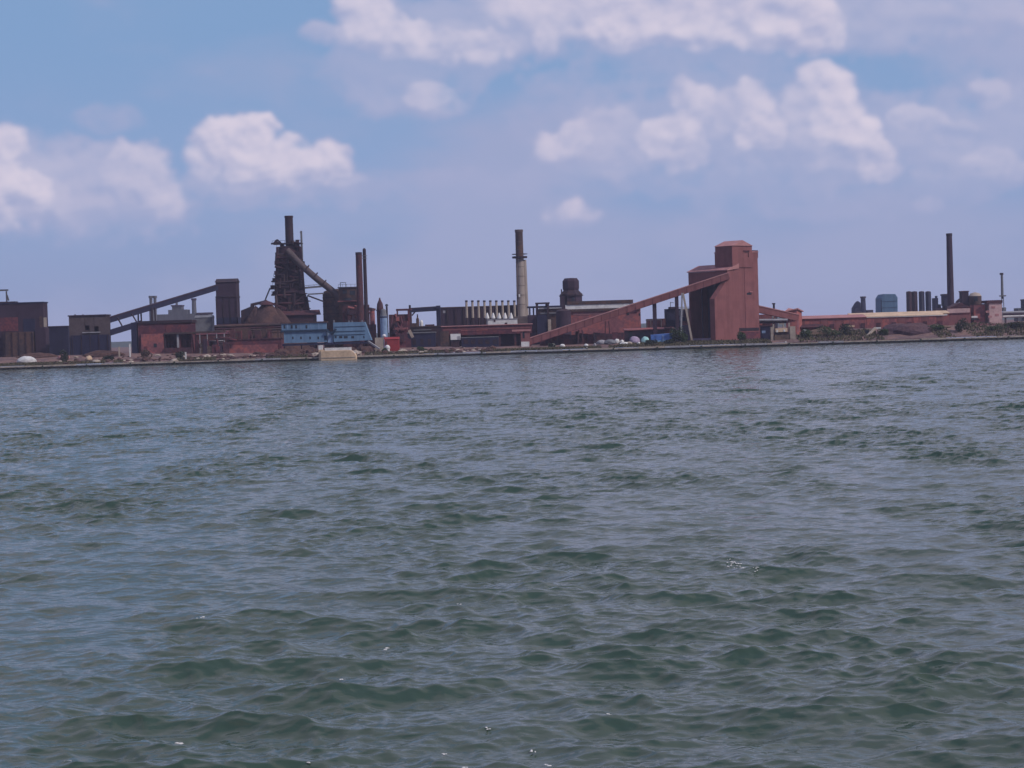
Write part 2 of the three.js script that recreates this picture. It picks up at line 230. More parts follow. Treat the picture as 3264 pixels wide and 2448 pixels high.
// rows of window panes set proud of a wall facing +z
function windows(t, wall, D, list, mat = m.glass, name = 'window') { for (const [a, b, c, d] of list) part(t, name, bx(D - 0.12, a, b, c, d, 0.2), mat, wall); }
/* ---------- water ---------- */
(function buildWater() {
  const r = rng(77), waves = [], N = 150, dir0 = Math.PI * 0.5 + 0.16; // towards the camera (+z), a little to the left
  for (let i = 0; i < N; i++) {
    const lam = 8.5 * Math.pow(0.28 / 8.5, (i + r()) / N), k = 2 * Math.PI / lam, spread = mix(0.42, 1.05, ss(4, 0.6, lam));
    const a = dir0 + (r() + r() + r() - 1.5) * 1.2 * spread + (i % 3 ? 0.18 : -0.5), s = 0.0275 * ss(10, 4, lam) * (1 + 0.25 * ss(1.0, 1.8, lam) * ss(4.5, 3, lam));
    waves.push([k * Math.cos(a), k * Math.sin(a), s / k, k, r() * 6.283, lam, Math.cos(a), Math.sin(a)]);
  }
  const rows = [-260, -60, -10, 5, 14, 20]; { let d = 24; while (d < 963) { rows.push(d); d *= 1.0025; } rows.push(968); } // distances from the camera
  const us = [-40, -12, -4, -2, -1.3, -1]; { const n = 660; for (let i = 1; i < n; i++) us.push(-1 + 2 * i / n); us.push(1, 1.3, 2, 4, 12, 40); }
  const R = rows.length, C = us.length, pos = new Float32Array(R * C * 3), nor = new Float32Array(R * C * 3), uv = new Float32Array(R * C * 2), idx = new Uint32Array((R - 1) * (C - 1) * 6);
  for (let j = 0; j < R; j++) {
    const d = Math.max(20, rows[j]), half = 0.37 * d + 6, sz = j ? Math.abs(rows[j] - rows[j - 1]) : 200;
    for (let i = 0; i < C; i++) {
      const o = j * C + i, x0 = us[i] * half, z0 = BACK - rows[j], sx = i > 6 && i < C - 6 ? 2 * half / 660 : 30;
      let x = x0, y = 0, z = z0, nx = 0, nz = 0;
      // gusts: rougher and calmer patches of water
      const gust = 0.6 + 0.62 * ss(0.32, 0.70, fbm(x0 * 0.13 + 9, z0 * 0.07, 4, 2)), gs = 0.55 + 0.9 * fbm(x0 * 0.2 + 3, z0 * 0.12, 14, 3);
      const edge = sx > 20 || sz > 20 ? 0 : 1;
      let jxx = 0, jzz = 0, jxz = 0;
      for (const w of waves) {
        const ph = w[0] * x0 + w[1] * z0 + w[4], sn = Math.sin(ph), cs = Math.cos(ph), A = w[2] * edge * (w[5] > 1.2 ? gust : gust * gs), c = A * sn * 0.95;
        nx += w[0] * A * cs; nz += w[1] * A * cs; jxx += c * w[0] * w[6]; jzz += c * w[1] * w[7]; jxz += c * w[0] * w[7];
        const f = Math.min(1, Math.max(0, w[5] / (2.2 * Math.max(sx, sz)) - 1));
        if (f > 0) { y += A * f * sn; x += w[6] * A * f * cs * 0.95; z += w[7] * A * f * cs * 0.95; }
      }
      // true slope of the sharpened crests
      const a11 = 1 - jxx, a22 = 1 - jzz, a12 = -jxz, det = Math.max(0.28, a11 * a22 - a12 * a12), gx = (a22 * nx - a12 * nz) / det, gz = (a11 * nz - a12 * nx) / det;
      nx = -Math.max(-1.4, Math.min(1.4, gx)); nz = -Math.max(-1.4, Math.min(1.4, gz));
      pos[o * 3] = x; pos[o * 3 + 1] = y; pos[o * 3 + 2] = z;
      const l = 1 / Math.hypot(nx, 1, nz); nor[o * 3] = nx * l; nor[o * 3 + 1] = l; nor[o * 3 + 2] = nz * l;
      uv[o * 2] = x / 6; uv[o * 2 + 1] = z / 6;
    }
  }
  let q = 0; for (let j = 0; j < R - 1; j++) for (let i = 0; i < C - 1; i++) { const a = j * C + i, b = a + 1, c = a + C, d = c + 1; idx[q++] = a; idx[q++] = b; idx[q++] = d; idx[q++] = a; idx[q++] = d; idx[q++] = c; }
  const g = new THREE.BufferGeometry(); g.setAttribute('position', new THREE.BufferAttribute(pos, 3)); g.setAttribute('normal', new THREE.BufferAttribute(nor, 3)); g.setAttribute('uv', new THREE.BufferAttribute(uv, 2)); g.setIndex(new THREE.BufferAttribute(idx, 1));
  const rip = tex(9, (u, v, a, b) => { const n = fbm(u * 14 + a, v * 22 + b, 1, 4); return [n, n, n]; });
  const wm = new THREE.MeshPhysicalMaterial({ color: new THREE.Color().setRGB(0.036, 0.058, 0.043), roughness: 0.1, metalness: 0, ior: 1.36, bumpMap: rip, bumpScale: 0.03, side: THREE.DoubleSide });
  wm.name = 'turbid_green_water';
  const water = new THREE.Mesh(g, wm); water.name = 'water'; water.receiveShadow = true; tag(water, 'choppy green-grey harbour water filling the foreground', 'water', null, 'structure'); scene.add(water);
  // height of the water by the main waves, for what floats on it
  globalThis.waterY = (x, z) => { let y = 0; for (const w of waves) if (w[5] > 1) y += w[2] * 0.95 * Math.sin(w[0] * x + w[1] * z + w[4]); return y; };
})();
{ // small foam flecks and spray drops on the near water
  const r = rng(31), gs = [];
  const spots = [[215, 2412], [205, 2428], [988, 2432], [1228, 2055], [1462, 1920], [1940, 2278], [1748, 2434], [1560, 2335], [1475, 2440], [930, 1615], [560, 2370], [1420, 2390], [1700, 2385], [640, 1985], [1090, 2150]];
  for (let k = 0; k < 34; k++) spots.push([2310 + k * 2.9 + r() * 14, 1780 + k * 1.1 + r() * 20]);
  for (const [px, py] of spots) { const p = at(px, py, 0), t = EYE / (EYE - p.y), x = p.x * t, z = BACK - (BACK - p.z) * t, s = (py > 1850 ? 0.03 : 0.022) * (0.6 + r() * 0.9); for (let q = 0; q < 3; q++) { const X = x + (r() - .5) * s * 6, Z = z + (r() - .5) * s * 6; gs.push(blob(V(X, waterY(X, Z) + 0.01, Z), s * (.5 + r() * 1.6), s * .5, s * (.5 + r()), r() * 40, 0.5, 1)); } }
  solo('foam_flecks', 'tiny white flecks of foam scattered on the near water', 'foam', gs, m.white, null, 'stuff');
}
/* ---------- land ---------- */
(function buildLand() {
  const zs = [-482]; { let d = 1, s = 1.2; while (d < 6800) { zs.push(-482 - d); d += s; s *= d < 120 ? 1.012 : 1.14; } }
  const xs = []; for (let x = -420; x <= 420; x += 3) xs.push(x); for (const e of [500, 700, 1200, 2500, 5000]) { xs.push(e); xs.unshift(-e); }
  const C = xs.length, pos = [], idx = [];
  for (const z of zs) for (const x of xs) pos.push(x, groundY(x, z), z);
  for (let j = 0; j < zs.length - 1; j++) for (let i = 0; i < C - 1; i++) { const a = j * C + i; idx.push(a, a + 1, a + C + 1, a, a + C + 1, a + C); }
  const g = new THREE.BufferGeometry(); g.setAttribute('position', new THREE.Float32BufferAttribute(pos, 3)); g.setIndex(idx); g.computeVertexNormals();
  const o = mesh('ground', g, m.ground); tag(o, 'brown dirt works yard sloping up behind the quay', 'ground', null, 'structure'); scene.add(o);
  // wooded hills far inland
  const hp = [], hi = [], hx = []; for (let x = -3600; x <= 3600; x += 30) hx.push(x);
  [[-3700, 0], [-3800, 0.45], [-3950, 0.85], [-4100, 1], [-4500, 0.9]].forEach(([z, k]) => hx.forEach((x) => hp.push(x, 6 + k * 0.56 * (38 + 40 * fbm(x * 0.0016 + 5, 1, 2, 5) + 8 * fbm(x * 0.012, z * 0.01, 4, 3)) * mix(0.75, 1, ss(0, 1200, x)), z)));
  for (let j = 0; j < 4; j++) for (let i = 0; i < hx.length - 1; i++) { const a = j * hx.length + i; hi.push(a, a + 1, a + hx.length + 1, a, a + hx.length + 1, a + hx.length); }
  const hg = new THREE.BufferGeometry(); hg.setAttribute('position', new THREE.Float32BufferAttribute(hp, 3)); hg.setIndex(hi); hg.computeVertexNormals();
  const h = mesh('hills', hg, m.hill); tag(h, 'low hazy wooded ridge on the horizon', 'hills', null, 'structure'); scene.add(h);
})();
{ // quay: dark sheet piling, pale concrete cap, brown upper wall on the left half
  const t = thing('quay_wall', 'long low quay wall along the far shore with pale cap', 'quay wall', 0, -480, null, 0);
  const piles = []; for (let x = -420; x < 420; x += 2.8) { piles.push(box(x, x + 1.5, -3, 1.15, -481.4, -480.2)); piles.push(box(x + 1.5, x + 2.8, -3, 1.1, -481.4, -480.6)); }
  part(t, 'sheet_piling', piles, m.sheet).userData.kind = 'stuff';
  const r = rng(8);
  for (let x = -420; x < 420; x += 14) { const h = 1.72 + 0.42 * r(); part(t, 'cap_block', box(x + 0.08, x + 13.92, 1.15, h, -482.4 - 0.3 * r(), -480.05 - 0.25 * r()), r() < 0.25 ? m.greyLight : m.beige); }
  for (let x = -214; x < -62; x += 9.5) part(t, 'upper_wall_panel', box(x + 0.06, x + 9.44, 1.6, 3.25 + 0.15 * r(), -487.2, -486.6 + 0.1 * r()), m.rustSteel);
  for (let x = -400; x < 400; x += 24) part(t, 'fender', box(x - 0.35, x + 0.35, -1, 1.8, -480.1, -479.6), m.leafDark);
}
/* ---------- left side: mill buildings ---------- */
{
  const D = 560, s = span(D, -60, 152, 968, null, 10), t = thing('mill_building', 'dark purple windowless mill building at the left edge', 'building', s.cx, s.cz);
  const w = part(t, 'wall', box(s.x0, s.x1, s.y0, s.y1, s.z0, s.z1), m.darkClad);
  part(t, 'roof', box(s.x0 - 0.4, s.x1 + 0.4, s.y1 + 0.003, s.y1 + 0.7, s.z0 - 0.4, s.z1 + 0.4), m.navy);
  part(t, 'roof_monitor', bx(D + 2, -60, 58, 962, 972, 6), m.darkSteel);
  part(t, 'cladding_patch', bx(D - 0.15, -20, 58, 1012, 1056, 0.3), m.brickDark, w, 'rust red cladding patch');
  part(t, 'cladding_patch', bx(D - 0.15, 74, 112, 1016, 1060, 0.3), m.navy, w, 'blue cladding patch');
  part(t, 'door_panel', bx(D - 0.2, 139, 149, 1012, 1042, 0.4), m.beige, w, 'pale tall door panel');
  part(t, 'door_panel', bx(D - 0.2, 126, 136, 1008, 1044, 0.4), m.olive, w);
  part(t, 'annex', bx(D - 6, 10, 112, 1058, null, 6), m.olive);
  for (let i = 0; i < 5; i++) part(t, 'pilaster', bx(D - 6.4, 14 + i * 22, 18 + i * 22, 1060, null, 0.6), m.darkSteel);
  part(t, 'side_shed', bx(D - 3, 112, 157, 1046, null, 8), m.darkClad);
}
{
  const D = 640, t = thing('gantry_frame', 'faint blue gantry frame above the left mill roof', 'gantry', at(10, 1000, D).x, -D), y0 = 962;
  part(t, 'crossbeam', bx(D, -40, 27, 923, 928, 1.5), m.hazeMill);
  part(t, 'leg', bx(D, 19, 24, 928, null, 1), m.hazeMill); part(t, 'leg', bx(D, -30, -25, 928, null, 1), m.hazeMill);
  part(t, 'brace', beam(at(22, 940, D + .5), at(28, 958, D + .5), 0.8), m.hazeMill);
}
{
  const D = 600, s = span(D, 150, 228, 1042, null, 8), t = thing('low_shed', 'low navy shed between the mill and the dark crusher house', 'shed', s.cx, s.cz);
  part(t, 'wall', box(s.x0, s.x1, s.y0, s.y1, s.z0, s.z1), m.navy); part(t, 'roof', box(s.x0 - .4, s.x1 + .4, s.y1 + .003, s.y1 + .6, s.z0 - .4, s.z1 + .5), m.darkClad);
}
{
  const D = 545, s = span(D, 220, 352, 1007, null, 12), t = thing('crusher_house', 'dark boxy crusher house with two black openings side by side', 'building', s.cx, s.cz);
  const w = part(t, 'wall', box(s.x0, s.x1, s.y0, s.y1, s.z0, s.z1 - 4), m.darkSteel);
  part(t, 'roof', box(s.x0 - .5, s.x1 + .5, s.y1 + .003, s.y1 + .7, s.z0 - .5, s.z1 + .5), m.darkClad);
  part(t, 'front_wall', frontWall(D, 220, 350, 1008, [[271, 285, 1037, 1053], [300, 314, 1040, 1057]]), m.dull); part(t, 'side_wall', box(s.x1 - .5, s.x1 - .02, s.y0, s.y1 - .02, s.z1 - 4.1, s.z1 - .55), m.darkSteel);
  part(t, 'ledge', bx(D - .8, 262, 320, 1058, 1061, 1), m.greyLight, w); part(t, 'lower_bay', bx(D - 2, 226, 350, 1068, null, 1.9), m.navy);
  for (let i = 0; i < 5; i++) part(t, 'column', bx(D - 2.3, 230 + i * 28, 233 + i * 28, 1068, null, .4), m.darkSteel);
  for (const a of [237, 262, 345]) part(t, 'roof_vent', bx(D + 4, a, a + 5, 1002, 1007, 1.5), m.darkSteel);
}
{
  const t = thing('conveyor_gallery', 'dark inclined conveyor gallery climbing to the left bin tower', 'conveyor', at(500, 1000, 570).x, -570);
  const a = at(345, 1022, 560), b = at(696, 916, 606); part(t, 'casing', beam(a, b, 3.2, 2.9), m.navy); part(t, 'roof', beam(a.clone().add(V(0, 1.75, 0)), b.clone().add(V(0, 1.75, 0)), 3.7, .5), m.darkClad);
  for (const [p, q] of [[444, 988], [488, 980]]) { const h = at(p, q, 575), gy = groundY(h.x, h.z) - 1; part(t, 'trestle_leg', beam(V(h.x - 1.2, gy, h.z), V(h.x - .7, h.y, h.z), .8), m.darkSteel); part(t, 'trestle_leg', beam(V(h.x + 1.6, gy, h.z), V(h.x + .9, h.y, h.z), .8), m.darkSteel); }
  const c = at(346, 1062, 552), d = at(450, 1030, 560); part(t, 'lower_gallery', beam(c, d, 3, 3.4), m.navy);
  part(t, 'hanger', beam(at(374, 1012, 560), at(392, 1044, 556), .6), m.darkSteel); part(t, 'hanger', beam(at(420, 1000, 564), at(440, 1034, 558), .6), m.darkSteel);
}
{
  const D = 604, s = span(D, 688, 763, 899, null, 13), t = thing('bin_tower', 'tall dark square bin tower at the top of the left conveyor', 'tower', s.cx, s.cz);
  const w = part(t, 'wall', box(s.x0, s.x1, s.y0, s.y1, s.z0, s.z1), m.darkClad);
  part(t, 'roof', gable(s.x0, s.x1, s.y1 + .005, 2.3, s.z0, s.z1, 'x', .5), m.darkSteel);
  const yb = at(725, 946, D).y; part(t, 'belt_course', box(s.x0 - .35, s.x1 + .35, yb - .4, yb + .4, s.z0 - .35, s.z1 + .35), m.darkSteel, w);
  part(t, 'lower_skirt', box(s.x0 - .2, s.x1 + .5, s.y0, at(725, 1012, D).y, s.z0 - .3, s.z1 + .3), m.navy, w);
  for (let i = 0; i < 4; i++) part(t, 'column', box(s.x0 + (s.x1 - s.x0) * i / 3 - .3, s.x0 + (s.x1 - s.x0) * i / 3 + .3, s.y0, yb - .45, s.z1 + .02, s.z1 + .3), m.darkSteel, w);
}
{ // hazy mill far behind the conveyor
  const D = 1650, s = span(D, 500, 678, 1000, null, 30), t = thing('distant_mill', 'hazy blue-grey mill with stepped roof seen under the conveyor', 'building', s.cx, s.cz);
  part(t, 'wall', box(s.x0, s.x1, s.y0, s.y1, s.z0, s.z1), m.hazeMill);
  part(t, 'roof_step', bx(D + 3, 536, 606, 987, 1001, 22), m.hazeMill); part(t, 'roof_step', bx(D + 6, 548, 586, 974, 988, 16), m.hazeMill); part(t, 'roof_step', bx(D + 5, 544, 588, 972, 976, 18), m.darkClad);
  part(t, 'roof_vent', bx(D + 9, 559, 567, 957, 973, 5), m.hazeMill); const c = at(618, 960, D + 12); part(t, 'chimney', cyl(c.x, c.z, s.y1 - 3, at(618, 953, D + 12).y, 2.9, 2.5), m.hazeMill); part(t, 'chimney_cap', cyl(c.x, c.z, at(618, 957, D + 12).y, at(618, 951, D + 12).y, 3.3), m.darkClad);
  part(t, 'parapet', bx(D - .5, 626, 680, 996, 1002, 2), m.darkClad);
}
{
  const D = 1500, c = at(488, 1000, D), t = thing('twin_stack', 'faint double stack rising behind the conveyor slope', 'chimney', c.x, c.z);
  part(t, 'base', cyl(c.x, c.z, groundY(c.x, c.z) - 2, at(488, 985, D).y, 4.2), m.hazeMill);
  for (const p of [481, 494]) { const q = at(p, 960, D); part(t, 'flue', cyl(q.x, q.z, at(p, 988, D).y, at(p, 944, D).y, 1.7), m.hazeMill); part(t, 'flue_cap', cyl(q.x, q.z, at(p, 950, D).y, at(p, 943, D).y, 2.4), m.hazeMill); }
}
{
  const D = 640, s = span(D, 622, 684, 1012, null, 8); const t = thing('pale_shed', 'pale blue-grey shed left of the bin tower base', 'shed', s.cx, s.cz);
  part(t, 'wall', box(s.x0, s.x1, s.y0, s.y1, s.z0, s.z1), m.grey); part(t, 'roof', gable(s.x0, s.x1, s.y1 + .005, 1.5, s.z0, s.z1), m.grey);
}
{ // brick mill with open bays
  const D = 530, s = span(D, 446, 624, 1030, null, 14), t = thing('brick_mill', 'long brick mill with bright pink end wall and dark open bays', 'building', s.cx, s.cz);
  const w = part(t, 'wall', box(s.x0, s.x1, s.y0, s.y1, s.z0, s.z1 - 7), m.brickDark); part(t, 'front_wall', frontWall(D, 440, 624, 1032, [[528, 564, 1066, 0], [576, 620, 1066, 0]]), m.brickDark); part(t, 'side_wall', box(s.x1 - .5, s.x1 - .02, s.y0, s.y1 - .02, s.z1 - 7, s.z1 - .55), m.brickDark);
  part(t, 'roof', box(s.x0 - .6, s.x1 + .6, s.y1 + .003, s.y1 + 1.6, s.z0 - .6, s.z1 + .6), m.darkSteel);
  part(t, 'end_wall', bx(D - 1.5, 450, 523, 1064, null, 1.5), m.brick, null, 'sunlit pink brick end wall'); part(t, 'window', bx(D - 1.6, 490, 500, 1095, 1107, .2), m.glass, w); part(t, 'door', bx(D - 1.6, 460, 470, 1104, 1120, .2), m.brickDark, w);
  part(t, 'side_pier', bx(D - 1, 418, 449, 1028, null, 12), m.navy);
  for (const [a, b] of [[530, 1092], [548, 1098], [586, 1088], [604, 1096]]) part(t, 'stored_crate', bx(D + 2.5, a, a + 12, b, null, 2.5), m.rustSteel);
  part(t, 'bay_column', bx(D - 1, 564, 571, 1062, null, .9), m.greyLight); part(t, 'bay_column', bx(D - 1, 524, 529, 1062, null, .9), m.darkSteel);
  part(t, 'canopy', bx(D - 2, 524, 720, 1057, 1063, 4), m.olive); for (const a of [636, 660, 690, 714]) part(t, 'canopy_post', bx(D - 1.6, a, a + 3, 1063, null, .5), m.greyLight);
  part(t, 'loading_dock', bx(D - 3, 524, 615, 1108, null, 2.5), m.rustSteel);
}
{
  const D = 545, s = span(D, 620, 735, 1066, null, 10), t = thing('rusty_shed', 'dark rusty open shed right of the brick mill', 'shed', s.cx, s.cz);
  part(t, 'wall', box(s.x0, s.x1, s.y0, s.y1, s.z0, s.z1), m.rustSteel); part(t, 'roof', gable(s.x0, s.x1, s.y1 + .005, 2, s.z0, s.z1, 'x', .4), m.brickDark);
  part(t, 'tank', cyl(at(690, 1100, D - 3).x, -D + 3, groundY(at(690, 1100, D - 3).x, -D + 3) - .5, at(690, 1086, D - 3).y, 4, 4, 16), m.darkSteel); part(t, 'tank_rim', cyl(at(690, 1100, D - 3).x, -D + 3, at(690, 1087, D - 3).y, at(690, 1085, D - 3).y, 4.2, 4.2, 16), m.greyLight);
}
{
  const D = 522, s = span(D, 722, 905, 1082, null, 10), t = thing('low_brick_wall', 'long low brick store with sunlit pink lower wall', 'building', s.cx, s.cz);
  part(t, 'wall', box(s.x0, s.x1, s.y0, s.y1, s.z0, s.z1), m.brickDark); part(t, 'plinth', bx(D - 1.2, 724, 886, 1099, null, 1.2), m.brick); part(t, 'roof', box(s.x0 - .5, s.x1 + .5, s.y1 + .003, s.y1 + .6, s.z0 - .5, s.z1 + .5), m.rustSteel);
}
{
  const D = 560, t = thing('pipe_rack', 'olive brown pipe rack and sheds below the bin tower', 'pipe rack', at(800, 1060, D).x, -D);
  for (let i = 0; i < 7; i++) part(t, 'rack_post', bx(D, 690 + i * 34, 694 + i * 34, 1040, null, .6), m.olive);
  for (const [y, r] of [[1042, .9], [1050, .6], [1057, .75], [1066, .5]]) part(t, 'pipe', pipe([at(684, y - 1, D), at(900, y - 8, D)], r), y === 1050 ? m.rustSteel : m.olive);
  part(t, 'rack_shed', bx(D - 3, 740, 800, 1046, null, 3), m.olive); part(t, 'rack_shed', bx(D - 2, 812, 868, 1052, null, 3), m.rustSteel); part(t, 'cable_duct', bx(D + 2, 690, 890, 1031, 1040, 2), m.rustSteel);
}
{ // ore heap before the furnace
  const D = 590, c = at(858, 1030, D), g = [];
  const mk = (pa, py, rx, seed) => { const p = at(pa, py, D), b = groundY(p.x, -D) - 1, n = 40, pos = [], idx = []; for (let j = 0; j <= 12; j++) for (let i = 0; i < n; i++) { const a = i / n * 6.2832, t = j / 12, rr = rx * t * (0.85 + 0.3 * fbm(Math.cos(a) * 2 + seed, Math.sin(a) * 2, t * 2, 3)), h = b + (p.y - b) * (1 - Math.pow(t, 1.25)) * (0.96 + 0.1 * fbm(a * 3, t * 9, seed, 3)); pos.push(p.x + rr * Math.cos(a), h, -D + rr * Math.sin(a) * 0.7); } for (let j = 0; j < 12; j++) for (let i = 0; i < n; i++) { const q = j * n + i, w = j * n + (i + 1) % n; idx.push(q, w, w + n, q, w + n, q + n); } const gg = new THREE.BufferGeometry(); gg.setAttribute('position', new THREE.Float32BufferAttribute(pos, 3)); gg.setIndex(idx); gg.computeVertexNormals(); return gg.toNonIndexed(); };
  solo('ore_heap', 'large brown ore heap at the left foot of the blast furnace', 'ore heap', [mk(850, 962, 24, 3), mk(815, 978, 16, 8), mk(885, 985, 20, 5)], m.ore);
  const t = thing('heap_shelter', 'dark skip house and chute against the left side of the ore heap', 'shelter', c.x - 16, -D - 6);
  part(t, 'house', prism([at(768, 1000, D + 4), at(812, 1000, D + 4), at(812, 1000, D + 10), at(768, 1000, D + 10)].map((v) => [v.x, v.z]), groundY(c.x, -D) - 1, [at(768, 990, D + 4).y, at(812, 972, D + 4).y, at(812, 972, D + 4).y, at(768, 990, D + 4).y]), m.darkSteel); part(t, 'chute', beam(at(800, 972, D + 5), at(852, 960, D + 5), 2.4, 1.6), m.darkSteel); part(t, 'chute', beam(at(862, 966, D + 5), at(912, 984, D + 5), 2, 1.4), m.rustSteel); part(t, 'post', beam(V(at(800, 990, D + 6).x, groundY(c.x, -D) - 1, -D - 6), at(800, 972, D + 6), .7), m.darkSteel);
  part(t, 'hood', lathe(at(848, 965, D).x, -D, [[4.2, at(848, 972, D).y], [2.8, at(848, 962, D).y], [0, at(848, 957, D).y]], 12), m.rustSteel);
}
{ // roof gear and pipe runs of the left works
  const r = rng(97), t = thing('service_pipes', 'rusty service pipes and gear in front of the low brick store', 'pipes', at(640, 1090, 520).x, -518);
  for (let i = 0; i < 12; i++) { const x = 630 + r() * 90, y = 1070 + r() * 40; part(t, 'pipe', pipe(r() < .5 ? [at(x, y, 519), at(x + 6, y + 26, 519)] : [at(x, y, 519), at(x + 36, y + r() * 8, 519)], .3 + r() * .4, 6), [m.rustSteel, m.darkSteel, m.olive, m.brickDark][Math.floor(r() * 4)]); }
  for (let i = 0; i < 9; i++) { const x = 630 + r() * 84; part(t, 'equipment_cabin', bx(518 - r() * 3, x, x + 8 + r() * 14, 1080 + r() * 24, null, 2), [m.rustSteel, m.darkClad, m.brickDark, m.oreOlive][Math.floor(r() * 4)]); }
  const t2 = thing('roof_gear', 'small ducts and vents on the roofs left of the blue house', 'roof gear', at(800, 1060, 545).x, -545); for (let i = 0; i < 14; i++) { const x = 700 + r() * 190, h = 6 + r() * 12; part(t2, i % 3 ? 'duct' : 'vent', bx(545 + r() * 8, x, x + 4 + r() * 16, 1060 - h + r() * 14, null, 1.6), [m.rustSteel, m.olive, m.darkSteel, m.brickDark][Math.floor(r() * 4)]); }
}
{ // dark rubble and scrap strewn along the bank on the left
  const r = rng(83), gs = [], cs = []; for (let k = 0; k < 420; k++) { const x = -250 + r() * 240, z = -484 - r() * r() * 30, s = .35 + r() * r() * 1.5; (r() < .8 ? gs : cs).push(blob(V(x, groundY(x, z) + s * .1, z), s * (1 + r()), s * (.6 + r() * .5), s * (1 + r()), k, .5, 1)); }
  solo('bank_rubble', 'dark reddish rubble strewn along the left bank', 'rubble', gs, m.ore, null, 'stuff'); solo('pale_rubble', 'pale broken concrete strewn along the left bank', 'rubble', cs, m.beige, null, 'stuff');
}
/* ---------- blast furnace ---------- */
{
  const D = 620, r = rng(21), P = (x, y, dd = 0) => at(x, y, D + dd), ax = P(922, 900).x, gy = groundY(ax, -D) - 2, Y = (py) => P(925, py).y, u = (D + BACK) / F; // u: metres per photo pixel
  const t = thing('blast_furnace', 'tall dark blast furnace tower with stack and sloping downcomer pipe', 'blast furnace', ax, -D);
  // shaft leans out towards its foot
  part(t, 'shaft', lathe(ax, -D, [[54 * u, gy], [52 * u, Y(1005)], [47 * u, Y(960)], [48 * u, Y(925)], [45 * u, Y(880)], [38 * u, Y(845)], [34 * u, Y(800)], [26 * u, Y(785)], [0, Y(784)]], 24), m.furnace);
  const sx = P(922, 740).x; part(t, 'top_stack', cyl(sx, -D, Y(800), Y(690), 13.2 * u, 12.6 * u, 22), m.darkSteel); part(t, 'stack_rim', cyl(sx, -D, Y(694), Y(688), 13.8 * u, 13.8 * u, 22), m.darkSteel);
  for (const k of [715, 745]) part(t, 'stack_band', cyl(sx, -D, Y(k + 1.2), Y(k), 13.6 * u, 13.6 * u, 22), m.furnace);
  // working floors round the shaft, each with a railing
  for (const [py, l, rr] of [[790, 884, 962], [822, 882, 958], [852, 878, 960], [883, 874, 966], [912, 872, 968], [938, 874, 974], [962, 884, 984], [985, 890, 990]]) {
    const a = P((l + rr) / 2, py), hw = (rr - l) / 2 * u * (0.86 + .2 * r()); const f = part(t, 'working_floor', box(a.x - hw, a.x + hw, a.y, a.y + .5, -D - hw * .8, -D + hw * .8), m.furnace);
    part(t, 'railing', [...railing(a.x - hw, a.x + hw, a.y + .5, -D + hw * .8 - .1, 1.6)], m.darkSteel, f);
  }
  // corner columns of the furnace frame
  for (const [a, b, z] of [[884, 874, 6], [958, 980, 6], [884, 880, -8], [958, 972, -8]]) part(t, 'frame_column', beam(P(b, 1010, -z).setY(gy), P(a, 788, -z), 1.4), m.furnace);
  for (const [a, ya, b, yb] of [[884, 830, 958, 880], [958, 830, 880, 880], [876, 890, 966, 936], [966, 890, 876, 936], [880, 940, 976, 1000], [976, 940, 882, 1000]]) part(t, 'cross_brace', beam(P(a, ya, -8), P(b, yb, -8), .8), m.rustSteel);
  // bustle and stray pipes
  for (let i = 0; i < 44; i++) { const x = 878 + r() * 92, y = 800 + r() * 190, v = r() < .55, l = 12 + r() * 42; part(t, 'pipe', pipe(v ? [P(x, y, -9 - r() * 2), P(x + (r() - .5) * 8, Math.min(1005, y + l), -9 - r() * 2)] : [P(Math.max(876, x - l / 2), y, -10), P(Math.min(976, x + l / 2), y + (r() - .5) * 16, -10)], .35 + r() * .55, 6), [m.furnace, m.rustSteel, m.darkSteel, m.olive][Math.floor(r() * 4)]); }
  for (let i = 0; i < 30; i++) { const x = 872 + r() * 92, y = 800 + r() * 190, w = 5 + r() * 12, h = 5 + r() * 14; part(t, 'equipment_cabin', bx(D - 10 + r() * 2, x, x + w, y, y + h, 4), [m.furnace, m.rustSteel, m.darkClad, m.olive][Math.floor(r() * 4)]); }
  for (let k = 0; k < 3; k++) { const y = [968, 1000, 948][k]; const g = new THREE.TorusGeometry((50 - k * 3) * u, .9, 8, 28); g.rotateX(Math.PI / 2); g.translate(ax, Y(y), -D); part(t, 'bustle_pipe', flat(g), m.rustSteel); }
  // top platform with hoist jib on the left, valves and uptakes
  part(t, 'top_platform', box(P(870, 778).x, P(962, 778).x, Y(778), Y(775.5), -D - 5, -D + 6), m.darkSteel); part(t, 'platform_railing', railing(P(872, 778).x, P(962, 778).x, Y(775.5), -D + 5.8, 1.5), m.darkSteel);
  part(t, 'hoist_jib', [beam(P(864, 777, -4), P(896, 773, -4), 1), beam(P(872, 776, -4), P(884, 764, -4), .9), beam(P(884, 764, -4), P(898, 778, -4), .9)], m.darkSteel); part(t, 'hoist_house', bx(D - 3, 876, 886, 765, 777, 3), m.darkSteel);
  part(t, 'uptake', pipe([P(940, 800, -3), P(942, 770, -3)], 1.6, 10), m.darkSteel); part(t, 'uptake', pipe([P(903, 802, -3), P(898, 778, -3)], 1.3, 10), m.darkSteel);
  part(t, 'bleeder_valve', cyl(P(950, 770).x, -D + 3, Y(778), Y(766), 1, 1.3, 10), m.furnace); part(t, 'bleeder_valve', cyl(P(935, 775).x, -D + 4, Y(782), Y(769), 1.1, 1.1, 10), m.olive);
  for (const [a, b] of [[950, 800], [953, 850]]) part(t, 'ladder', beam(P(a, 776, -3), P(a + 1, b, -3), .7), m.darkSteel);
  part(t, 'mast', [beam(P(960, 736, 2), P(964, 850, 2), 1.15), beam(P(956, 742, 2), P(961, 742, 2), .5), beam(P(957, 776, 2), P(966, 776, 2), .6)], m.grey);
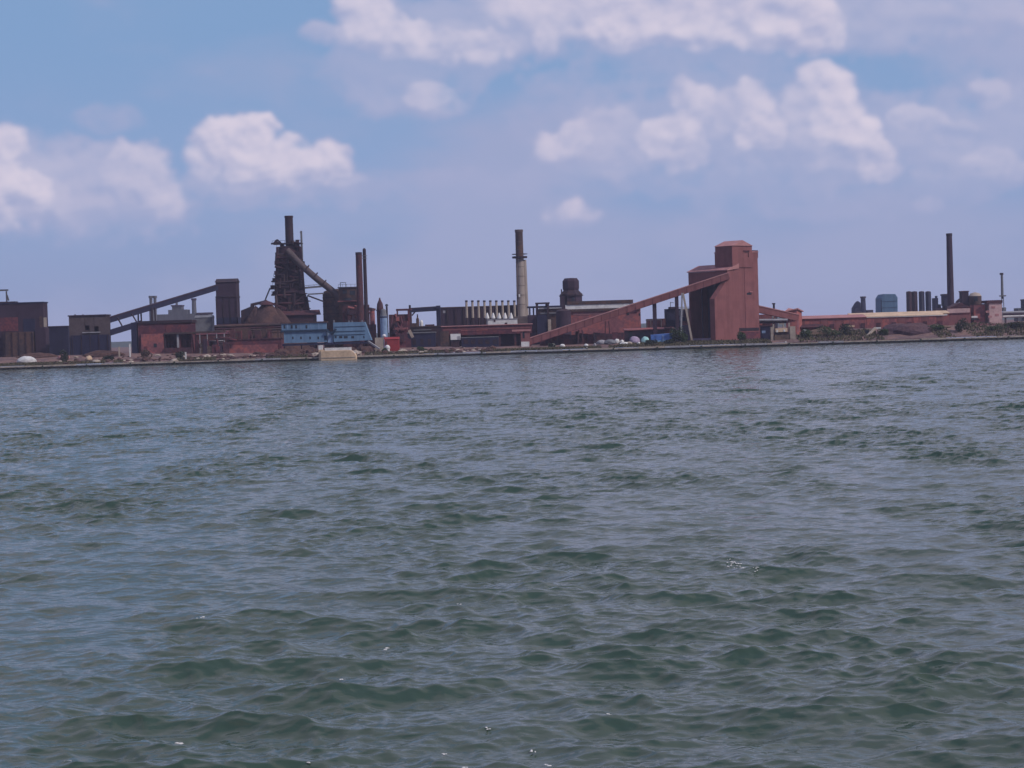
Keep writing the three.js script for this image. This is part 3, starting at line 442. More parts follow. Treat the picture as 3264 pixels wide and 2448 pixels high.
  part(t, 'downcomer', pipe([P(914, 797, -12), P(938, 822, -12), P(968, 852, -12), P(1012, 890, -12), P(1058, 926, -12), P(1074, 941, -12), P(1084, 957, -12), P(1086, 975, -12)], 10.5 * u, 14, 40), m.dull);
  for (const k of [.3, .5, .7]) { const q = P(mix(938, 1074, k), mix(822, 941, k) - 3, -12), g = new THREE.TorusGeometry(11 * u, .3, 6, 18); g.lookAt(V(.82, -.57, 0)); g.translate(q.x, q.y, q.z); part(t, 'flange', flat(g), m.furnace); }
  // skewed right leg and left outriggers
  part(t, 'stay', beam(P(976, 945, -2), P(1002, 1004, -2).setY(gy), 1.6), m.darkSteel); part(t, 'stay', beam(P(972, 938, 2), P(992, 1004, 2).setY(gy), 1), m.furnace);
  for (const [y, l] of [[895, 864], [918, 858], [938, 864], [928, 872]]) { const f = part(t, 'outrigger', bx(D - 2, l, 892, y, y + 4, 5), m.furnace); part(t, 'outrigger_cabin', bx(D - 1, l + 4, l + 18, y - 9, y, 3), m.darkClad, f); }
  part(t, 'skip_stay', beam(P(861, 918, -2), P(843, 962, -2), .8), m.grey);
  part(t, 'cast_house', bx(D - 16, 900, 1010, 1003, null, 14), m.furnace, null, 'dark house at the foot of the furnace'); part(t, 'cast_house_roof', gable(P(896, 1003, -16).x, P(1012, 1003, -16).x, P(950, 1004, -16).y, 3, -D + 2, -D + 16.5, 'x', .6), m.rustSteel);
}
{
  const D = 624, u = (D + BACK) / F, P = (x, y, d = 0) => at(x, y, D + d), c = P(1076, 960), gy = groundY(c.x, -D) - 1, Y = (py) => P(1057, py).y;
  const t = thing('dust_catcher', 'round brown dust catcher vessel under the end of the downcomer', 'dust catcher', c.x, -D);
  part(t, 'vessel', lathe(c.x, -D, [[47 * u, gy], [47 * u, Y(938)], [43 * u, Y(929)], [28 * u, Y(923)], [0, Y(921)]], 24), m.olive); for (const y of [948, 975, 1000]) part(t, 'hoop', cyl(c.x, -D, Y(y + 2), Y(y), 47.8 * u, 47.8 * u, 24), m.furnace);
  part(t, 'inlet_cone', lathe(P(1086, 970).x, -D + 15, [[8 * u, Y(985)], [12 * u, Y(972)], [12 * u, Y(962)]], 14), m.olive);
}
{
  const D = 616, P = (x, y) => at(x, y, D), t = thing('walkway_bridge', 'thin steel walkway bridges joining furnace and dust catcher', 'footbridge', P(1000, 930).x, -D, null, P(1000, 965).y);
  part(t, 'deck', beam(P(968, 918), P(1034, 912), 2, 1.1), m.grey); part(t, 'deck', beam(P(982, 938), P(1032, 935), 2, .8), m.grey); part(t, 'deck', beam(P(980, 942), P(1034, 962), 1.6, .9), m.darkSteel);
  part(t, 'handrail', [beam(P(968, 911), P(1034, 905), .25), ...[0, .25, .5, .75, 1].map((k) => beam(P(mix(968, 1034, k), mix(918, 912, k)), P(mix(968, 1034, k), mix(911, 905, k)), .25))], m.grey);
}
{
  const D = 604, r = rng(41), t = thing('gas_cleaning_house', 'brown gas cleaning house with roof railings behind the dust catcher', 'building', at(1110, 960, D).x, -D - 5), s = span(D, 1080, 1150, 918, null, 10);
  const w = part(t, 'wall', box(s.x0, s.x1, s.y0, s.y1, s.z0, s.z1), m.olive); part(t, 'roof', box(s.x0 - .5, s.x1 + .5, s.y1 + .003, s.y1 + .7, s.z0 - .5, s.z1 + .5), m.darkSteel);
  part(t, 'railing', railing(s.x0, s.x1, s.y1 + .7, s.z1, 1.6), m.grey); part(t, 'roof_frame', [bx(D + 1, 1084, 1086, 901, 918, .5), bx(D + 1, 1101, 1103, 901, 918, .5), bx(D + 1, 1084, 1103, 900, 902, .5)], m.grey);
  for (const [a, b, c, d] of [[1092, 1106, 924, 936], [1115, 1132, 926, 940], [1098, 1120, 950, 958]]) part(t, 'opening', bx(D - .1, a, b, c, d, .3), m.glass, w);
  part(t, 'ledge', bx(D - 1.5, 1076, 1150, 958, 961, 1.5), m.brick, w); part(t, 'lean_to', bx(D - 5, 1092, 1178, 972, null, 5), m.rustSteel);
  for (let i = 0; i < 14; i++) { const x = 1092 + r() * 80, y = 965 + r() * 55; part(t, 'pipe', pipe(r() < .5 ? [at(x, y, D - 6), at(x + 4, y + 30, D - 6)] : [at(x, y, D - 6), at(x + 28, y + 6, D - 6)], .5 + r() * .5, 6), [m.rustSteel, m.brick, m.darkSteel, m.brickDark][Math.floor(r() * 4)]); }
  for (let i = 0; i < 9; i++) { const x = 1094 + r() * 74, y = 975 + r() * 50; part(t, 'equipment_cabin', bx(D - 7, x, x + 6 + r() * 10, y, y + 8 + r() * 10, 2), [m.rustSteel, m.brickDark, m.darkClad][Math.floor(r() * 3)]); }
}
{
  const D = 590, u = (D + BACK) / F, t = thing('rusty_stack', 'rust red chimney stack right of the furnace', 'chimney', at(1159, 990, D).x, -D), a = at(1152, 980, D), Y = (p) => at(1150, p, D).y;
  part(t, 'flue', cyl(a.x - .6, -D, groundY(a.x, -D) - 1, Y(806), 11.6 * u, 10 * u, 20), m.rustSteel); part(t, 'rim', cyl(a.x - .6, -D, Y(812), Y(804), 10.5 * u, 10.5 * u, 20), m.darkSteel);
  for (const y of [850, 900, 950]) part(t, 'hoop', cyl(a.x - .6, -D, Y(y + 1.6), Y(y), mix(10.3, 11.7, (y - 806) / 200) * u, mix(10.3, 11.7, (y - 806) / 200) * u, 20), m.brickDark);
}
{
  const D = 596, u = (D + BACK) / F, t = thing('thin_stack', 'thin dark stack with a small cross platform beside the rust red chimney', 'chimney', at(1172, 990, D).x, -D), a = at(1170, 960, D), Y = (p) => at(1166, p, D).y;
  part(t, 'flue', cyl(a.x - .7, -D, groundY(a.x, -D) - 1, Y(796), 6.8 * u, 5.4 * u, 14), m.darkSteel); part(t, 'cap', lathe(a.x - .7, -D, [[5 * u, Y(798)], [5 * u, Y(794)], [2 * u, Y(791)]], 14), m.darkSteel);
  part(t, 'platform', cyl(a.x - .7, -D, Y(816), Y(814), 8.5 * u, 8.5 * u, 12), m.grey); part(t, 'bracket', bx(D - 2, 1151, 1170, 822, 824, 1), m.grey);
}
{ // stoves, columns and tanks right of the stacks
  const D = 575, u = (D + BACK) / F, Y = (px, p) => at(px, p, D).y, G = (px) => groundY(at(px, 1040, D).x, -D) - 1, X = (px) => at(px, 1010, D).x;
  let t = thing('red_column', 'red cylindrical column beside the thin stack', 'column', X(1187), -D); part(t, 'shell', cyl(X(1187), -D, G(1187), Y(1187, 985), 8 * u, 8 * u, 16), m.brick); part(t, 'flange', cyl(X(1187), -D, Y(1187, 990), Y(1187, 986), 9.2 * u, 9.2 * u, 16), m.rustSteel); part(t, 'base', bx(D - 2, 1174, 1200, 1034, null, 5), m.rustSteel);
  t = thing('pointed_tower', 'small dark pointed tower left of the pale blue tank', 'tower', X(1211), -D - 3); part(t, 'body', lathe(X(1211), -D - 3, [[11 * u, G(1211)], [11 * u, Y(1211, 985)], [9 * u, Y(1211, 968)], [3.4 * u, Y(1211, 956)], [2 * u, Y(1211, 949)], [0, Y(1211, 948)]], 12), m.rustSteel); part(t, 'platform', cyl(X(1211), -D - 3, Y(1211, 990), Y(1211, 987), 13 * u, 13 * u, 12), m.darkSteel);
  t = thing('pale_blue_tank', 'pale blue upright tank below the black ball vent', 'tank', X(1225), -D + 6); part(t, 'shell', cyl(X(1225), -D + 6, G(1225), Y(1225, 1008), 11.5 * u, 11.5 * u, 18), m.paleBlue); part(t, 'dome', lathe(X(1225), -D + 6, [[11.5 * u, Y(1225, 1008)], [9 * u, Y(1225, 998)], [8.5 * u, Y(1225, 990)], [4 * u, Y(1225, 985)], [0, Y(1225, 984)]], 18), m.grey); part(t, 'band', cyl(X(1225), -D + 6, Y(1225, 1013), Y(1225, 1009), 12.3 * u, 12.3 * u, 18), m.navy);
  t = thing('ball_vent', 'black ball topped vent pipe above the pale blue tank', 'vent', X(1234), -D + 1); part(t, 'pipe', cyl(X(1234), -D + 1, G(1234), Y(1234, 976), 3.2 * u, 3.2 * u, 10), m.darkSteel); part(t, 'ball', blob(V(X(1234), Y(1234, 974), -D + 1), 5.2 * u, 5.2 * u, 5.2 * u, 1, .03, 2), m.glass);
  t = thing('red_process_block', 'reddish jumble of process houses and pipes left of the pipe bridge', 'process plant', X(1272), -D - 4);
  const r = rng(55); part(t, 'house', bx(D, 1240, 1304, 1002, null, 10), m.rustSteel); part(t, 'house', bx(D - 6, 1262, 1302, 1024, null, 6), m.brickDark); part(t, 'roof_slab', bx(D - 1, 1262, 1312, 984, 990, 7), m.brickDark); part(t, 'leg', bx(D - 1, 1300, 1306, 990, null, 1.2), m.brickDark); part(t, 'leg', bx(D - 1, 1264, 1269, 990, 1004, 1.2), m.brickDark); part(t, 'vent', cyl(X(1306), -D - 4, Y(1306, 984), Y(1306, 972), 3.6 * u, 3.6 * u, 10), m.darkSteel);
  for (let i = 0; i < 10; i++) { const x = 1243 + r() * 50, y = 998 + r() * 50; part(t, 'pipe', pipe([at(x, y, D - 7), at(x + (r() - .5) * 26, y + 10 + r() * 22, D - 7)], .5 + r() * .4, 6), [m.brick, m.rustSteel, m.beige, m.brickDark][Math.floor(r() * 4)]); }
  for (let i = 0; i < 6; i++) { const x = 1246 + r() * 46, y = 1006 + r() * 50; part(t, 'equipment_cabin', bx(D - 8, x, x + 6 + r() * 8, y, y + 8 + r() * 8, 2), [m.brick, m.rustSteel, m.darkClad][Math.floor(r() * 3)]); }
  const D2 = 530; t = thing('pink_chute_house', 'plum red tapered chute house in front of the process houses', 'chute house', at(1290, 1080, D2).x, -D2 - 3);
  const p0 = span(D2, 1262, 1312, 1050, null, 6); part(t, 'wall', prism([[p0.x0, p0.z1], [p0.x1, p0.z1], [p0.x1 - 2, p0.z0], [p0.x0, p0.z0]], p0.y0, [p0.y1 - 1, p0.y1 - 6, p0.y1 - 6, p0.y1]), m.brickDark); part(t, 'roof', bx(D2 + .5, 1258, 1300, 1044, 1050, 6), m.brick); part(t, 'hopper', bx(D2 - 1, 1268, 1290, 1066, 1090, 1), m.rustSteel);
}
/* ---------- blue house, dolphin and things round it ---------- */
{
  const D = 503, t = thing('blue_house', 'blue clad two winged machine house standing behind the quay', 'building', at(1030, 1080, D).x, -D - 4);
  const w = part(t, 'left_wing', bx(D, 905, 1046, 1056, 1092, 8), m.blue), e = part(t, 'eave', bx(D - .7, 894, 1050, 1051, 1057, 9), m.blueDark), up = part(t, 'upper_storey', bx(D + 1, 897, 1042, 1030, 1051, 6), m.blue);
  part(t, 'left_roof', bx(D + .5, 892, 1046, 1026, 1030, 7), m.olive);
  for (const a of [904, 927, 941, 974]) part(t, 'window', bx(D + .85, a, a + 6, 1036, 1047, .3), m.glass, up); for (const a of [915, 958, 990, 1015]) part(t, 'panel_post', bx(D + .8, a, a + 2, 1031, 1050, .3), m.paleBlue, up);
  for (const a of [931, 957, 986, 1012]) part(t, 'window', bx(D - .1, a, a + 5, 1073, 1081, .3), m.glass, w); part(t, 'door', bx(D - .1, 1033, 1041, 1070, 1085, .3), m.blueDark, w);
  part(t, 'underframe', bx(D + .3, 900, 1180, 1092, 1099, 7), m.navy);
  // right wing: a leaning end wall
  const a = at(1062, 1028, D), b = at(1162, 1026, D), c = at(1184, 1084, D), d = at(1064, 1090, D), zz = -D, dp = 8, quad = (q, z) => q.map((v) => [v.x, v.y, z]).flat();
  const rw = part(t, 'right_wing', geo([...quad([a, b, c, d], zz), ...quad([a, b, c, d], zz - dp)], [0, 2, 1, 0, 3, 2, 4, 5, 6, 4, 6, 7, 0, 1, 5, 0, 5, 4, 1, 2, 6, 1, 6, 5, 3, 6, 2, 3, 7, 6, 0, 4, 7, 0, 7, 3]), m.blue);
  for (const y of [1040, 1055, 1066]) part(t, 'cladding_rail', bx(D - .2, 1066, 1164, y, y + 1.6, .3), m.blueDark, rw); for (const [p, q] of [[1067, 1073], [1081, 1091], [1096, 1108], [1120, 1129], [1158, 1162]]) part(t, 'window', bx(D - .1, p, q, 1071, 1078, .3), m.glass, rw);
  part(t, 'link_strut', beam(at(1040, 1054, D - 1), at(1060, 1064, D - 1), 1.2), m.blueDark); part(t, 'link_strut', beam(at(1060, 1064, D - 1), at(1070, 1048, D - 1), 1.2), m.blueDark); part(t, 'link', bx(D + 1, 1044, 1064, 1058, 1092, 5), m.paleBlue);
  for (const p of [905, 960, 1015, 1070, 1125, 1172]) part(t, 'leg', bx(D + 2, p, p + 4, 1098, null, 1), m.darkSteel);
  for (const [p, h] of [[1062, 1020], [1110, 1022], [1152, 1020], [1120, 1022]]) part(t, 'roof_vent', bx(D + 3, p, p + 5, h, 1029, 1.4), m.grey);
  part(t, 'gangway', beam(at(1174, 1088, D - 3), at(1210, 1112, D - 6), 1.2, .8), m.greyLight);
}
{
  const D = 508, s = span(D, 890, 1190, 1096, null, 12), t = thing('rubble_bank', 'dark brown bank under the blue machine house', 'bank', s.cx, s.cz), g = [], r = rng(61);
  for (let i = 0; i < 26; i++) { const x = mix(s.x0, s.x1, (i + .5) / 26); g.push(blob(V(x, groundY(x, -500) - .4, -499 - r() * 5), 3.4, 2.2 + r() * 1.8, 3, i * 3, .3, 2)); } part(t, 'rubble', g, m.ore).userData.kind = 'stuff';
}
{
  const D = 478, t = thing('mooring_barge', 'cream block shaped barge with upright post moored at the quay', 'barge', at(1078, 1130, D).x, -D - 3, null, -.3);
  const a = at(1024, 1143, D), b = at(1136, 1143, D), yt = at(1080, 1110, D).y, yd = at(1080, 1118, D).y, z = -D;
  const hull = new THREE.Shape(); hull.moveTo(a.x, -1); hull.lineTo(b.x - .3, -1); hull.lineTo(b.x, .6); hull.quadraticCurveTo(b.x - .6, yd - .8, b.x - 3.4, yd); hull.lineTo(a.x, yd); hull.closePath();
  const hg = new THREE.ExtrudeGeometry(hull, { depth: 5.6, bevelEnabled: true, bevelSize: .25, bevelThickness: .25, bevelSegments: 2 }); hg.translate(0, 0, z - 5); part(t, 'hull', flat(hg), m.cream);
  part(t, 'deck_coaming', box(a.x + 2, at(1118, 1112, D).x, yd + .25, yt + .35, z - 4.6, z - .4), m.white); part(t, 'stern_post', box(at(1015, 1110, D).x, at(1027, 1110, D).x, .5, at(1020, 1101, D).y, z - 2.6, z - .2), m.white); part(t, 'stern_block', box(a.x - 1.3, a.x + 1.6, .2, yd + .9, z - 4, z + .1), m.cream); part(t, 'bow_rail', beam(V(b.x - 4, yd + .3, z - .1), V(b.x - .5, yd - 1.6, z - .1), .9), m.white);
  part(t, 'rub_rail', box(a.x, b.x - .5, 1.1, 1.5, z + .85, z + 1.1), m.beige);
}
{
  const D = 500, t = thing('red_shed', 'bright red lean-to shed with cream side by the quay', 'shed', at(1245, 1090, D).x, -D - 3), s = span(D, 1226, 1274, 1081, null, 5);
  part(t, 'wall', box(s.x0, s.x1, s.y0, s.y1, s.z0, s.z1), m.red); part(t, 'roof', gable(s.x0, s.x1, s.y1 + .005, 1.2, s.z0, s.z1), m.red); part(t, 'side_panel', bx(D - .5, 1196, 1224, 1076, null, 5), m.beige); part(t, 'door', bx(D - .15, 1228, 1234, 1088, 1102, .3), m.brickDark);
}
solo('cream_ball_tank', 'small cream round tank at the foot of the red shed', 'tank', [blob(V(at(1235, 1108, 494).x, at(1235, 1109, 494).y, -494), 1.5, 1.7, 1.5, 2, .05, 2), cyl(at(1235, 1108, 494).x, -494, groundY(at(1235, 1108, 494).x, -494) - .3, at(1235, 1109, 494).y, 1.2, 1.2, 12)], m.white);
solo('white_hood_vent', 'white vent hood above the left end of the red shed', 'vent', [blob(at(1224, 1071, 503), 1.1, 1.1, 1.1, 4, .1, 2), box(at(1224, 1071, 503).x - .5, at(1224, 1071, 503).x + .5, at(1224, 1082, 503).y, at(1224, 1071, 503).y, -503.5, -502.5)], m.white);
/* ---------- middle: pipe bridge, vent shed, galleries ---------- */
{
  const D = 620, t = thing('pipe_bridge', 'dark pipe bridge on two legs left of the vent stack shed', 'pipe bridge', at(1355, 1030, D).x, -D);
  part(t, 'girder', beam(at(1306, 990, D), at(1402, 984, D), 2.4, 2.4), m.navy); part(t, 'leg', bx(D - 1, 1391, 1405, 980, null, 3), m.navy); part(t, 'leg', bx(D - 1, 1306, 1313, 990, null, 2), m.rustSteel); part(t, 'pipe', pipe([at(1310, 984, D), at(1402, 978, D)], .6, 6), m.darkSteel); part(t, 'junction_box', bx(D - 2, 1390, 1404, 974, 984, 3), m.navy);
  part(t, 'brace', beam(at(1313, 1006, D), at(1326, 990, D), .8), m.rustSteel);
}
{ const p = at(1343, 1028, 640), u = (640 + BACK) / F; const t = thing('white_dome_tank', 'small white domed tank framed by the pipe bridge', 'tank', p.x, p.z); part(t, 'shell', cyl(p.x, p.z, groundY(p.x, p.z) - 1, at(1343, 1028, 640).y, 5.5 * u, 5.5 * u, 14), m.white); part(t, 'dome', lathe(p.x, p.z, [[5.5 * u, p.y], [4 * u, p.y + 1.2], [0, p.y + 1.8]], 14), m.white);
  const q = at(1331, 1018, 645), t2 = thing('dark_vessel', 'dark upright vessel left of the white domed tank', 'vessel', q.x, q.z); part(t2, 'shell', lathe(q.x, q.z, [[5 * u, groundY(q.x, q.z) - 1], [5 * u, q.y], [2 * u, q.y + 1.4], [0, q.y + 1.6]], 12), m.olive); part(t2, 'vent', cyl(q.x, q.z, q.y + 1, q.y + 3.2, .4, .4, 8), m.darkSteel); }
{
  const D = 600, s = span(D, 1300, 1412, 1042, null, 10), t = thing('dark_yard_house', 'dark low yard house under the pipe bridge', 'building', s.cx, s.cz), w = part(t, 'wall', box(s.x0, s.x1, s.y0, s.y1, s.z0, s.z1), m.darkSteel); part(t, 'roof', box(s.x0 - .4, s.x1 + .4, s.y1 + .003, s.y1 + .6, s.z0 - .4, s.z1 + .4), m.olive); part(t, 'ledge', bx(D - 1, 1318, 1375, 1050, 1053, 1), m.grey, w); part(t, 'roof_unit', bx(D + 2, 1355, 1385, 1034, 1042, 4), m.rustSteel); part(t, 'roof_unit', bx(D + 2, 1312, 1330, 1030, 1042, 3), m.olive);
}
{
  const D = 540, s = span(D, 1300, 1390, 1062, null, 8), t = thing('navy_store', 'navy store house with grey roof edge in the middle yard', 'building', s.cx, s.cz), w = part(t, 'wall', box(s.x0, s.x1, s.y0, s.y1, s.z0, s.z1), m.navy); part(t, 'roof', box(s.x0 - .4, s.x1 + .4, s.y1 + .003, s.y1 + .7, s.z0 - .4, s.z1 + .4), m.grey);
  for (const a of [1316, 1340, 1364]) part(t, 'door', bx(D - .12, a, a + 10, 1080, 1098, .3), m.darkSteel, w); part(t, 'slanted_chute', beam(at(1304, 1052, D - 3), at(1316, 1076, D - 3), 1.6), m.beige);
}
{ // shed with a row of vent stacks
  const D = 645, s = span(D, 1404, 1662, 979, null, 16), t = thing('vent_shed', 'long dark shed behind the row of slim vent stacks', 'shed', s.cx, s.cz), w = part(t, 'wall', box(s.x0, s.x1, s.y0, s.y1, s.z0, s.z1), m.darkClad); part(t, 'roof', box(s.x0 - .4, s.x1 + .4, s.y1 + .003, s.y1 + .7, s.z0 - .4, s.z1 + .4), m.olive);
  for (let i = 0; i < 9; i++) part(t, 'buttress', bx(D - .6, 1424 + i * 26, 1429 + i * 26, 984, null, .6), m.darkSteel, w); part(t, 'window', bx(D - .15, 1412, 1420, 990, 998, .3), m.greyLight, w);
  const names = ['first', 'second', 'third', 'fourth', 'fifth', 'sixth', 'seventh', 'eighth', 'ninth'], DV = 636, u = (DV + BACK) / F; let proto;
  names.forEach((n, i) => {
    const px = 1488 + i * 19.1, p = at(px, 1012, DV), yb = groundY(p.x, -DV) - 1, yt = at(px, 958, DV).y, yf = at(px, 1013, DV).y;
    if (!proto) { proto = thing('vent_stack', 'x', 'vent stack', p.x, -DV, 'row of slim vent stacks before the long dark shed', yf); part(proto, 'flue', cyl(p.x, -DV, yf, yt, 4.3 * u, 3.7 * u, 10), m.beige); part(proto, 'rim', cyl(p.x, -DV, yt - .9, yt + .1, 4.4 * u, 4.4 * u, 10), m.darkSteel); part(proto, 'support', cyl(p.x, -DV, yf - 10, yf, 3 * u, 3 * u, 8), m.darkSteel); }
    const o = i ? proto.clone() : proto; if (i) { o.name = numbered('vent_stack'); o.position.set(p.x, yf, -DV); scene.add(o); }
    o.userData.label = `slim beige vent stack, ${n} from the left in its row of nine`;
  });
  const hoods = ['leftmost', 'second', 'middle', 'fourth', 'rightmost'];
  hoods.forEach((n, i) => { const px = 1553 + i * 19, p = at(px, 1008, DV - 5); solo('cone_hood', `white cone hood at the foot of the vent stacks, ${n} of five`, 'hood', [lathe(p.x, p.z, [[6.4 * u, at(px, 1015, DV - 5).y], [6.2 * u, at(px, 1011, DV - 5).y], [2 * u, at(px, 997, DV - 5).y], [0, at(px, 997, DV - 5).y]], 12), cyl(p.x, p.z, groundY(p.x, p.z) - 1, at(px, 1014, DV - 5).y, 2.4 * u, 2.4 * u, 8)], m.white, 'white cone hoods along the vent shed'); });
  const D3 = 628, s3 = span(D3, 1556, 1650, 1018, null, 5), t3 = thing('white_fan_house', 'long white low fan house under the cone hoods', 'building', s3.cx, s3.cz), w3 = part(t3, 'wall', box(s3.x0, s3.x1, s3.y0, s3.y1, s3.z0, s3.z1), m.white); part(t3, 'door', bx(D3 - .12, 1574, 1579, 1018, 1026, .3), m.rustSteel, w3); part(t3, 'door', bx(D3 - .12, 1609, 1617, 1028, 1036, .3), m.rustSteel, w3); part(t3, 'roof', box(s3.x0 - .3, s3.x1 + .3, s3.y1 + .003, s3.y1 + .4, s3.z0 - .3, s3.z1 + .3), m.greyLight);
}
{
  const D = 545, s = span(D, 1408, 1696, 1038, 1066, 10), t = thing('long_gallery', 'long level pink brown gallery in front of the vent shed', 'gallery', s.cx, s.cz), w = part(t, 'wall', box(s.x0, s.x1, s.y0, s.y1, s.z0, s.z1), m.brickDark);
  part(t, 'roof', prism([[s.x0 - .5, s.z1 + .6], [s.x1 + .5, s.z1 + .6], [s.x1 + .5, s.z0], [s.x0 - .5, s.z0]], s.y1 + .005, [s.y1 + .4, s.y1 + .4, s.y1 + .6, s.y1 + .6]), m.pinkRoof); for (const [a, b, y] of [[1412, 1560, 1048], [1470, 1555, 1050], [1560, 1690, 1044]]) part(t, 'cladding_strip', bx(D - .15, a, b, y, y + 4, .3), y === 1050 ? m.brick : m.pinkClad, w);
  for (const a of [1408, 1440, 1490, 1540, 1590, 1640]) part(t, 'pier', bx(D + 1, a, a + 6, 1064, null, 3), m.rustSteel); part(t, 'back_wall', bx(D + 7, 1410, 1694, 1064, null, 1), m.darkClad);
  part(t, 'end_pier', bx(D - 1, 1404, 1432, 1056, null, 3), m.olive);
}
{ const D = 515; let s = span(D, 1436, 1468, 1064, 1083, 4); let t = thing('white_container', 'white box container on a dark stand under the long gallery', 'container', s.cx, s.cz); part(t, 'body', box(s.x0, s.x1, s.y0, s.y1, s.z0, s.z1), m.white); part(t, 'stand', bx(D + .4, 1438, 1466, 1083, null, 3), m.darkSteel); part(t, 'door', bx(D - .1, 1458, 1467, 1071, 1083, .2), m.greyLight);
  s = span(D, 1472, 1590, 1076, null, 6); t = thing('navy_bunker', 'low navy bunker row in the shade of the long gallery', 'bunker', s.cx, s.cz); const w = part(t, 'wall', box(s.x0, s.x1, s.y0, s.y1, s.z0, s.z1), m.navy); for (let i = 0; i < 5; i++) part(t, 'bay', bx(D - .12, 1478 + i * 23, 1492 + i * 23, 1082, 1096, .3), m.darkSteel, w); part(t, 'coping', box(s.x0 - .2, s.x1 + .2, s.y1 + .003, s.y1 + .5, s.z0, s.z1 + .2), m.grey); }
{ // main pale chimney: two shafts
  const D = 640, u = (D + BACK) / F, a = at(1661, 960, D), Y = (p) => at(1660, p, D).y, gy = groundY(a.x, -D) - 1, t = thing('tall_chimney', 'tall pale chimney with a ring platform in the middle of the works', 'chimney', a.x, -D), x = at(1658, 870, D).x;
  part(t, 'shaft', cyl(x, -D, gy, Y(820), 14.6 * u, 12.6 * u, 24), m.concrete); part(t, 'upper_shaft', cyl(x, -D, Y(820), Y(740), 12.4 * u, 11.8 * u, 24), m.olive); part(t, 'rim', cyl(x, -D, Y(740), Y(732), 13 * u, 13.4 * u, 24), m.concreteDark);
  part(t, 'ring_platform', cyl(x, -D, Y(823), Y(817), 24 * u, 24 * u, 24), m.darkSteel); const rg = new THREE.TorusGeometry(24 * u, .2, 5, 28); rg.rotateX(Math.PI / 2); rg.translate(x, Y(817) + 1.4, -D); part(t, 'platform_rail', flat(rg), m.darkSteel);
  for (const y of [770, 795, 850, 880, 910, 940, 970]) part(t, 'hoop', cyl(x, -D, Y(y + 1), Y(y), mix(12, 14.5, (y - 740) / 280) * u + .12, mix(12, 14.5, (y - 740) / 280) * u + .12, 24), m.concreteDark);
  part(t, 'second_shaft', cyl(x + 13.5 * u, -D - 3, gy, Y(828), 11.5 * u, 7.5 * u, 20), m.concrete); part(t, 'ladder', beam(V(x - 10.6 * u, gy, -D + 2.4), V(x - 9.5 * u, Y(826), -D + 2.2), .7), m.concreteDark); part(t, 'warning_box', bx(D - 3.4, 1653, 1658, 938, 947, .6), m.white); part(t, 'base_house', bx(D - 6, 1640, 1700, 1008, null, 6), m.concreteDark);
}
{ const D = 500, s = span(D, 1660, 1690, 1056, null, 5), t = thing('transfer_tower', 'small pink transfer tower with white foot below the tall chimney', 'tower', s.cx, s.cz), w = part(t, 'wall', box(s.x0, s.x1, s.y0, s.y1, s.z0, s.z1), m.pinkClad); part(t, 'slit_window', bx(D - .1, 1666, 1672, 1058, 1078, .3), m.glass, w); part(t, 'roof', bx(D - .6, 1632, 1692, 1050, 1056, 6), m.pinkRoof); part(t, 'plinth', bx(D - .6, 1662, 1688, 1089, null, .6), m.white); }
{
  const D = 600, t = thing('steel_frame_house', 'half open steel frame house right of the tall chimney', 'building', at(1745, 1000, D).x, -D - 4);
  part(t, 'frame_column', bx(D, 1708, 1716, 966, null, 3), m.darkSteel); part(t, 'frame_column', bx(D, 1744, 1750, 966, null, 3), m.darkSteel); part(t, 'frame_beam', bx(D - .2, 1706, 1752, 964, 969, 3), m.darkSteel); part(t, 'frame_box', bx(D + 1, 1738, 1750, 966, 978, 3), m.navy); const w = part(t, 'wall', bx(D + 2, 1716, 1788, 984, null, 8), m.olive); part(t, 'roof', bx(D + 1, 1718, 1790, 980, 984, 9), m.greyLight); part(t, 'ledge', bx(D + .8, 1722, 1778, 996, 1000, 1), m.grey, w); part(t, 'dark_box', bx(D - 3, 1712, 1744, 1003, null, 4), m.navy); part(t, 'side_house', bx(D - 1, 1682, 1712, 1004, null, 6), m.darkClad); for (const a of [1686, 1698]) part(t, 'roof_vent', bx(D + 1, a, a + 5, 982, 1004, 1.5), m.darkSteel); part(t, 'pale_duct', bx(D - 4, 1747, 1757, 1018, null, 1.5), m.beige); part(t, 'tie_beam', bx(D + 3, 1680, 1790, 975, 981, 1), m.navy);
}
{ // dark stepped hopper tower
  const D = 690, u = (D + BACK) / F, t = thing('hopper_tower', 'dark flared hopper tower behind the white banded shed', 'tower', at(1821, 960, D).x, -D), x = at(1820, 930, D).x, Y = (p) => at(1820, p, D).y, oct = (prof) => { const g = new THREE.LatheGeometry(prof.map(([r, y]) => new THREE.Vector2(r, y)), 8); g.rotateY(Math.PI / 8); g.translate(x, 0, -D); const f = g.toNonIndexed(); f.computeVertexNormals(); return f; };
  part(t, 'bin', oct([[24 * u, Y(932)], [28 * u, Y(918)], [28 * u, Y(896)], [21 * u, Y(887)], [.01, Y(886)]]), m.darkClad); part(t, 'flare', oct([[39 * u, Y(942)], [38 * u, Y(938)], [26 * u, Y(926)]]), m.darkSteel); part(t, 'body', oct([[37 * u, groundY(x, -D) - 1], [37 * u, Y(942)]]), m.darkClad); part(t, 'ledge', oct([[41 * u, Y(944)], [41 * u, Y(941)], [30 * u, Y(941)]]), m.darkSteel); part(t, 'leg', bx(D - 10, 1785, 1800, 944, null, 5), m.darkClad); part(t, 'vent', bx(D - 6, 1788, 1792, 922, 942, 1), m.darkSteel); part(t, 'opening', bx(D - 10.8, 1822, 1830, 948, 966, .3), m.glass);
}
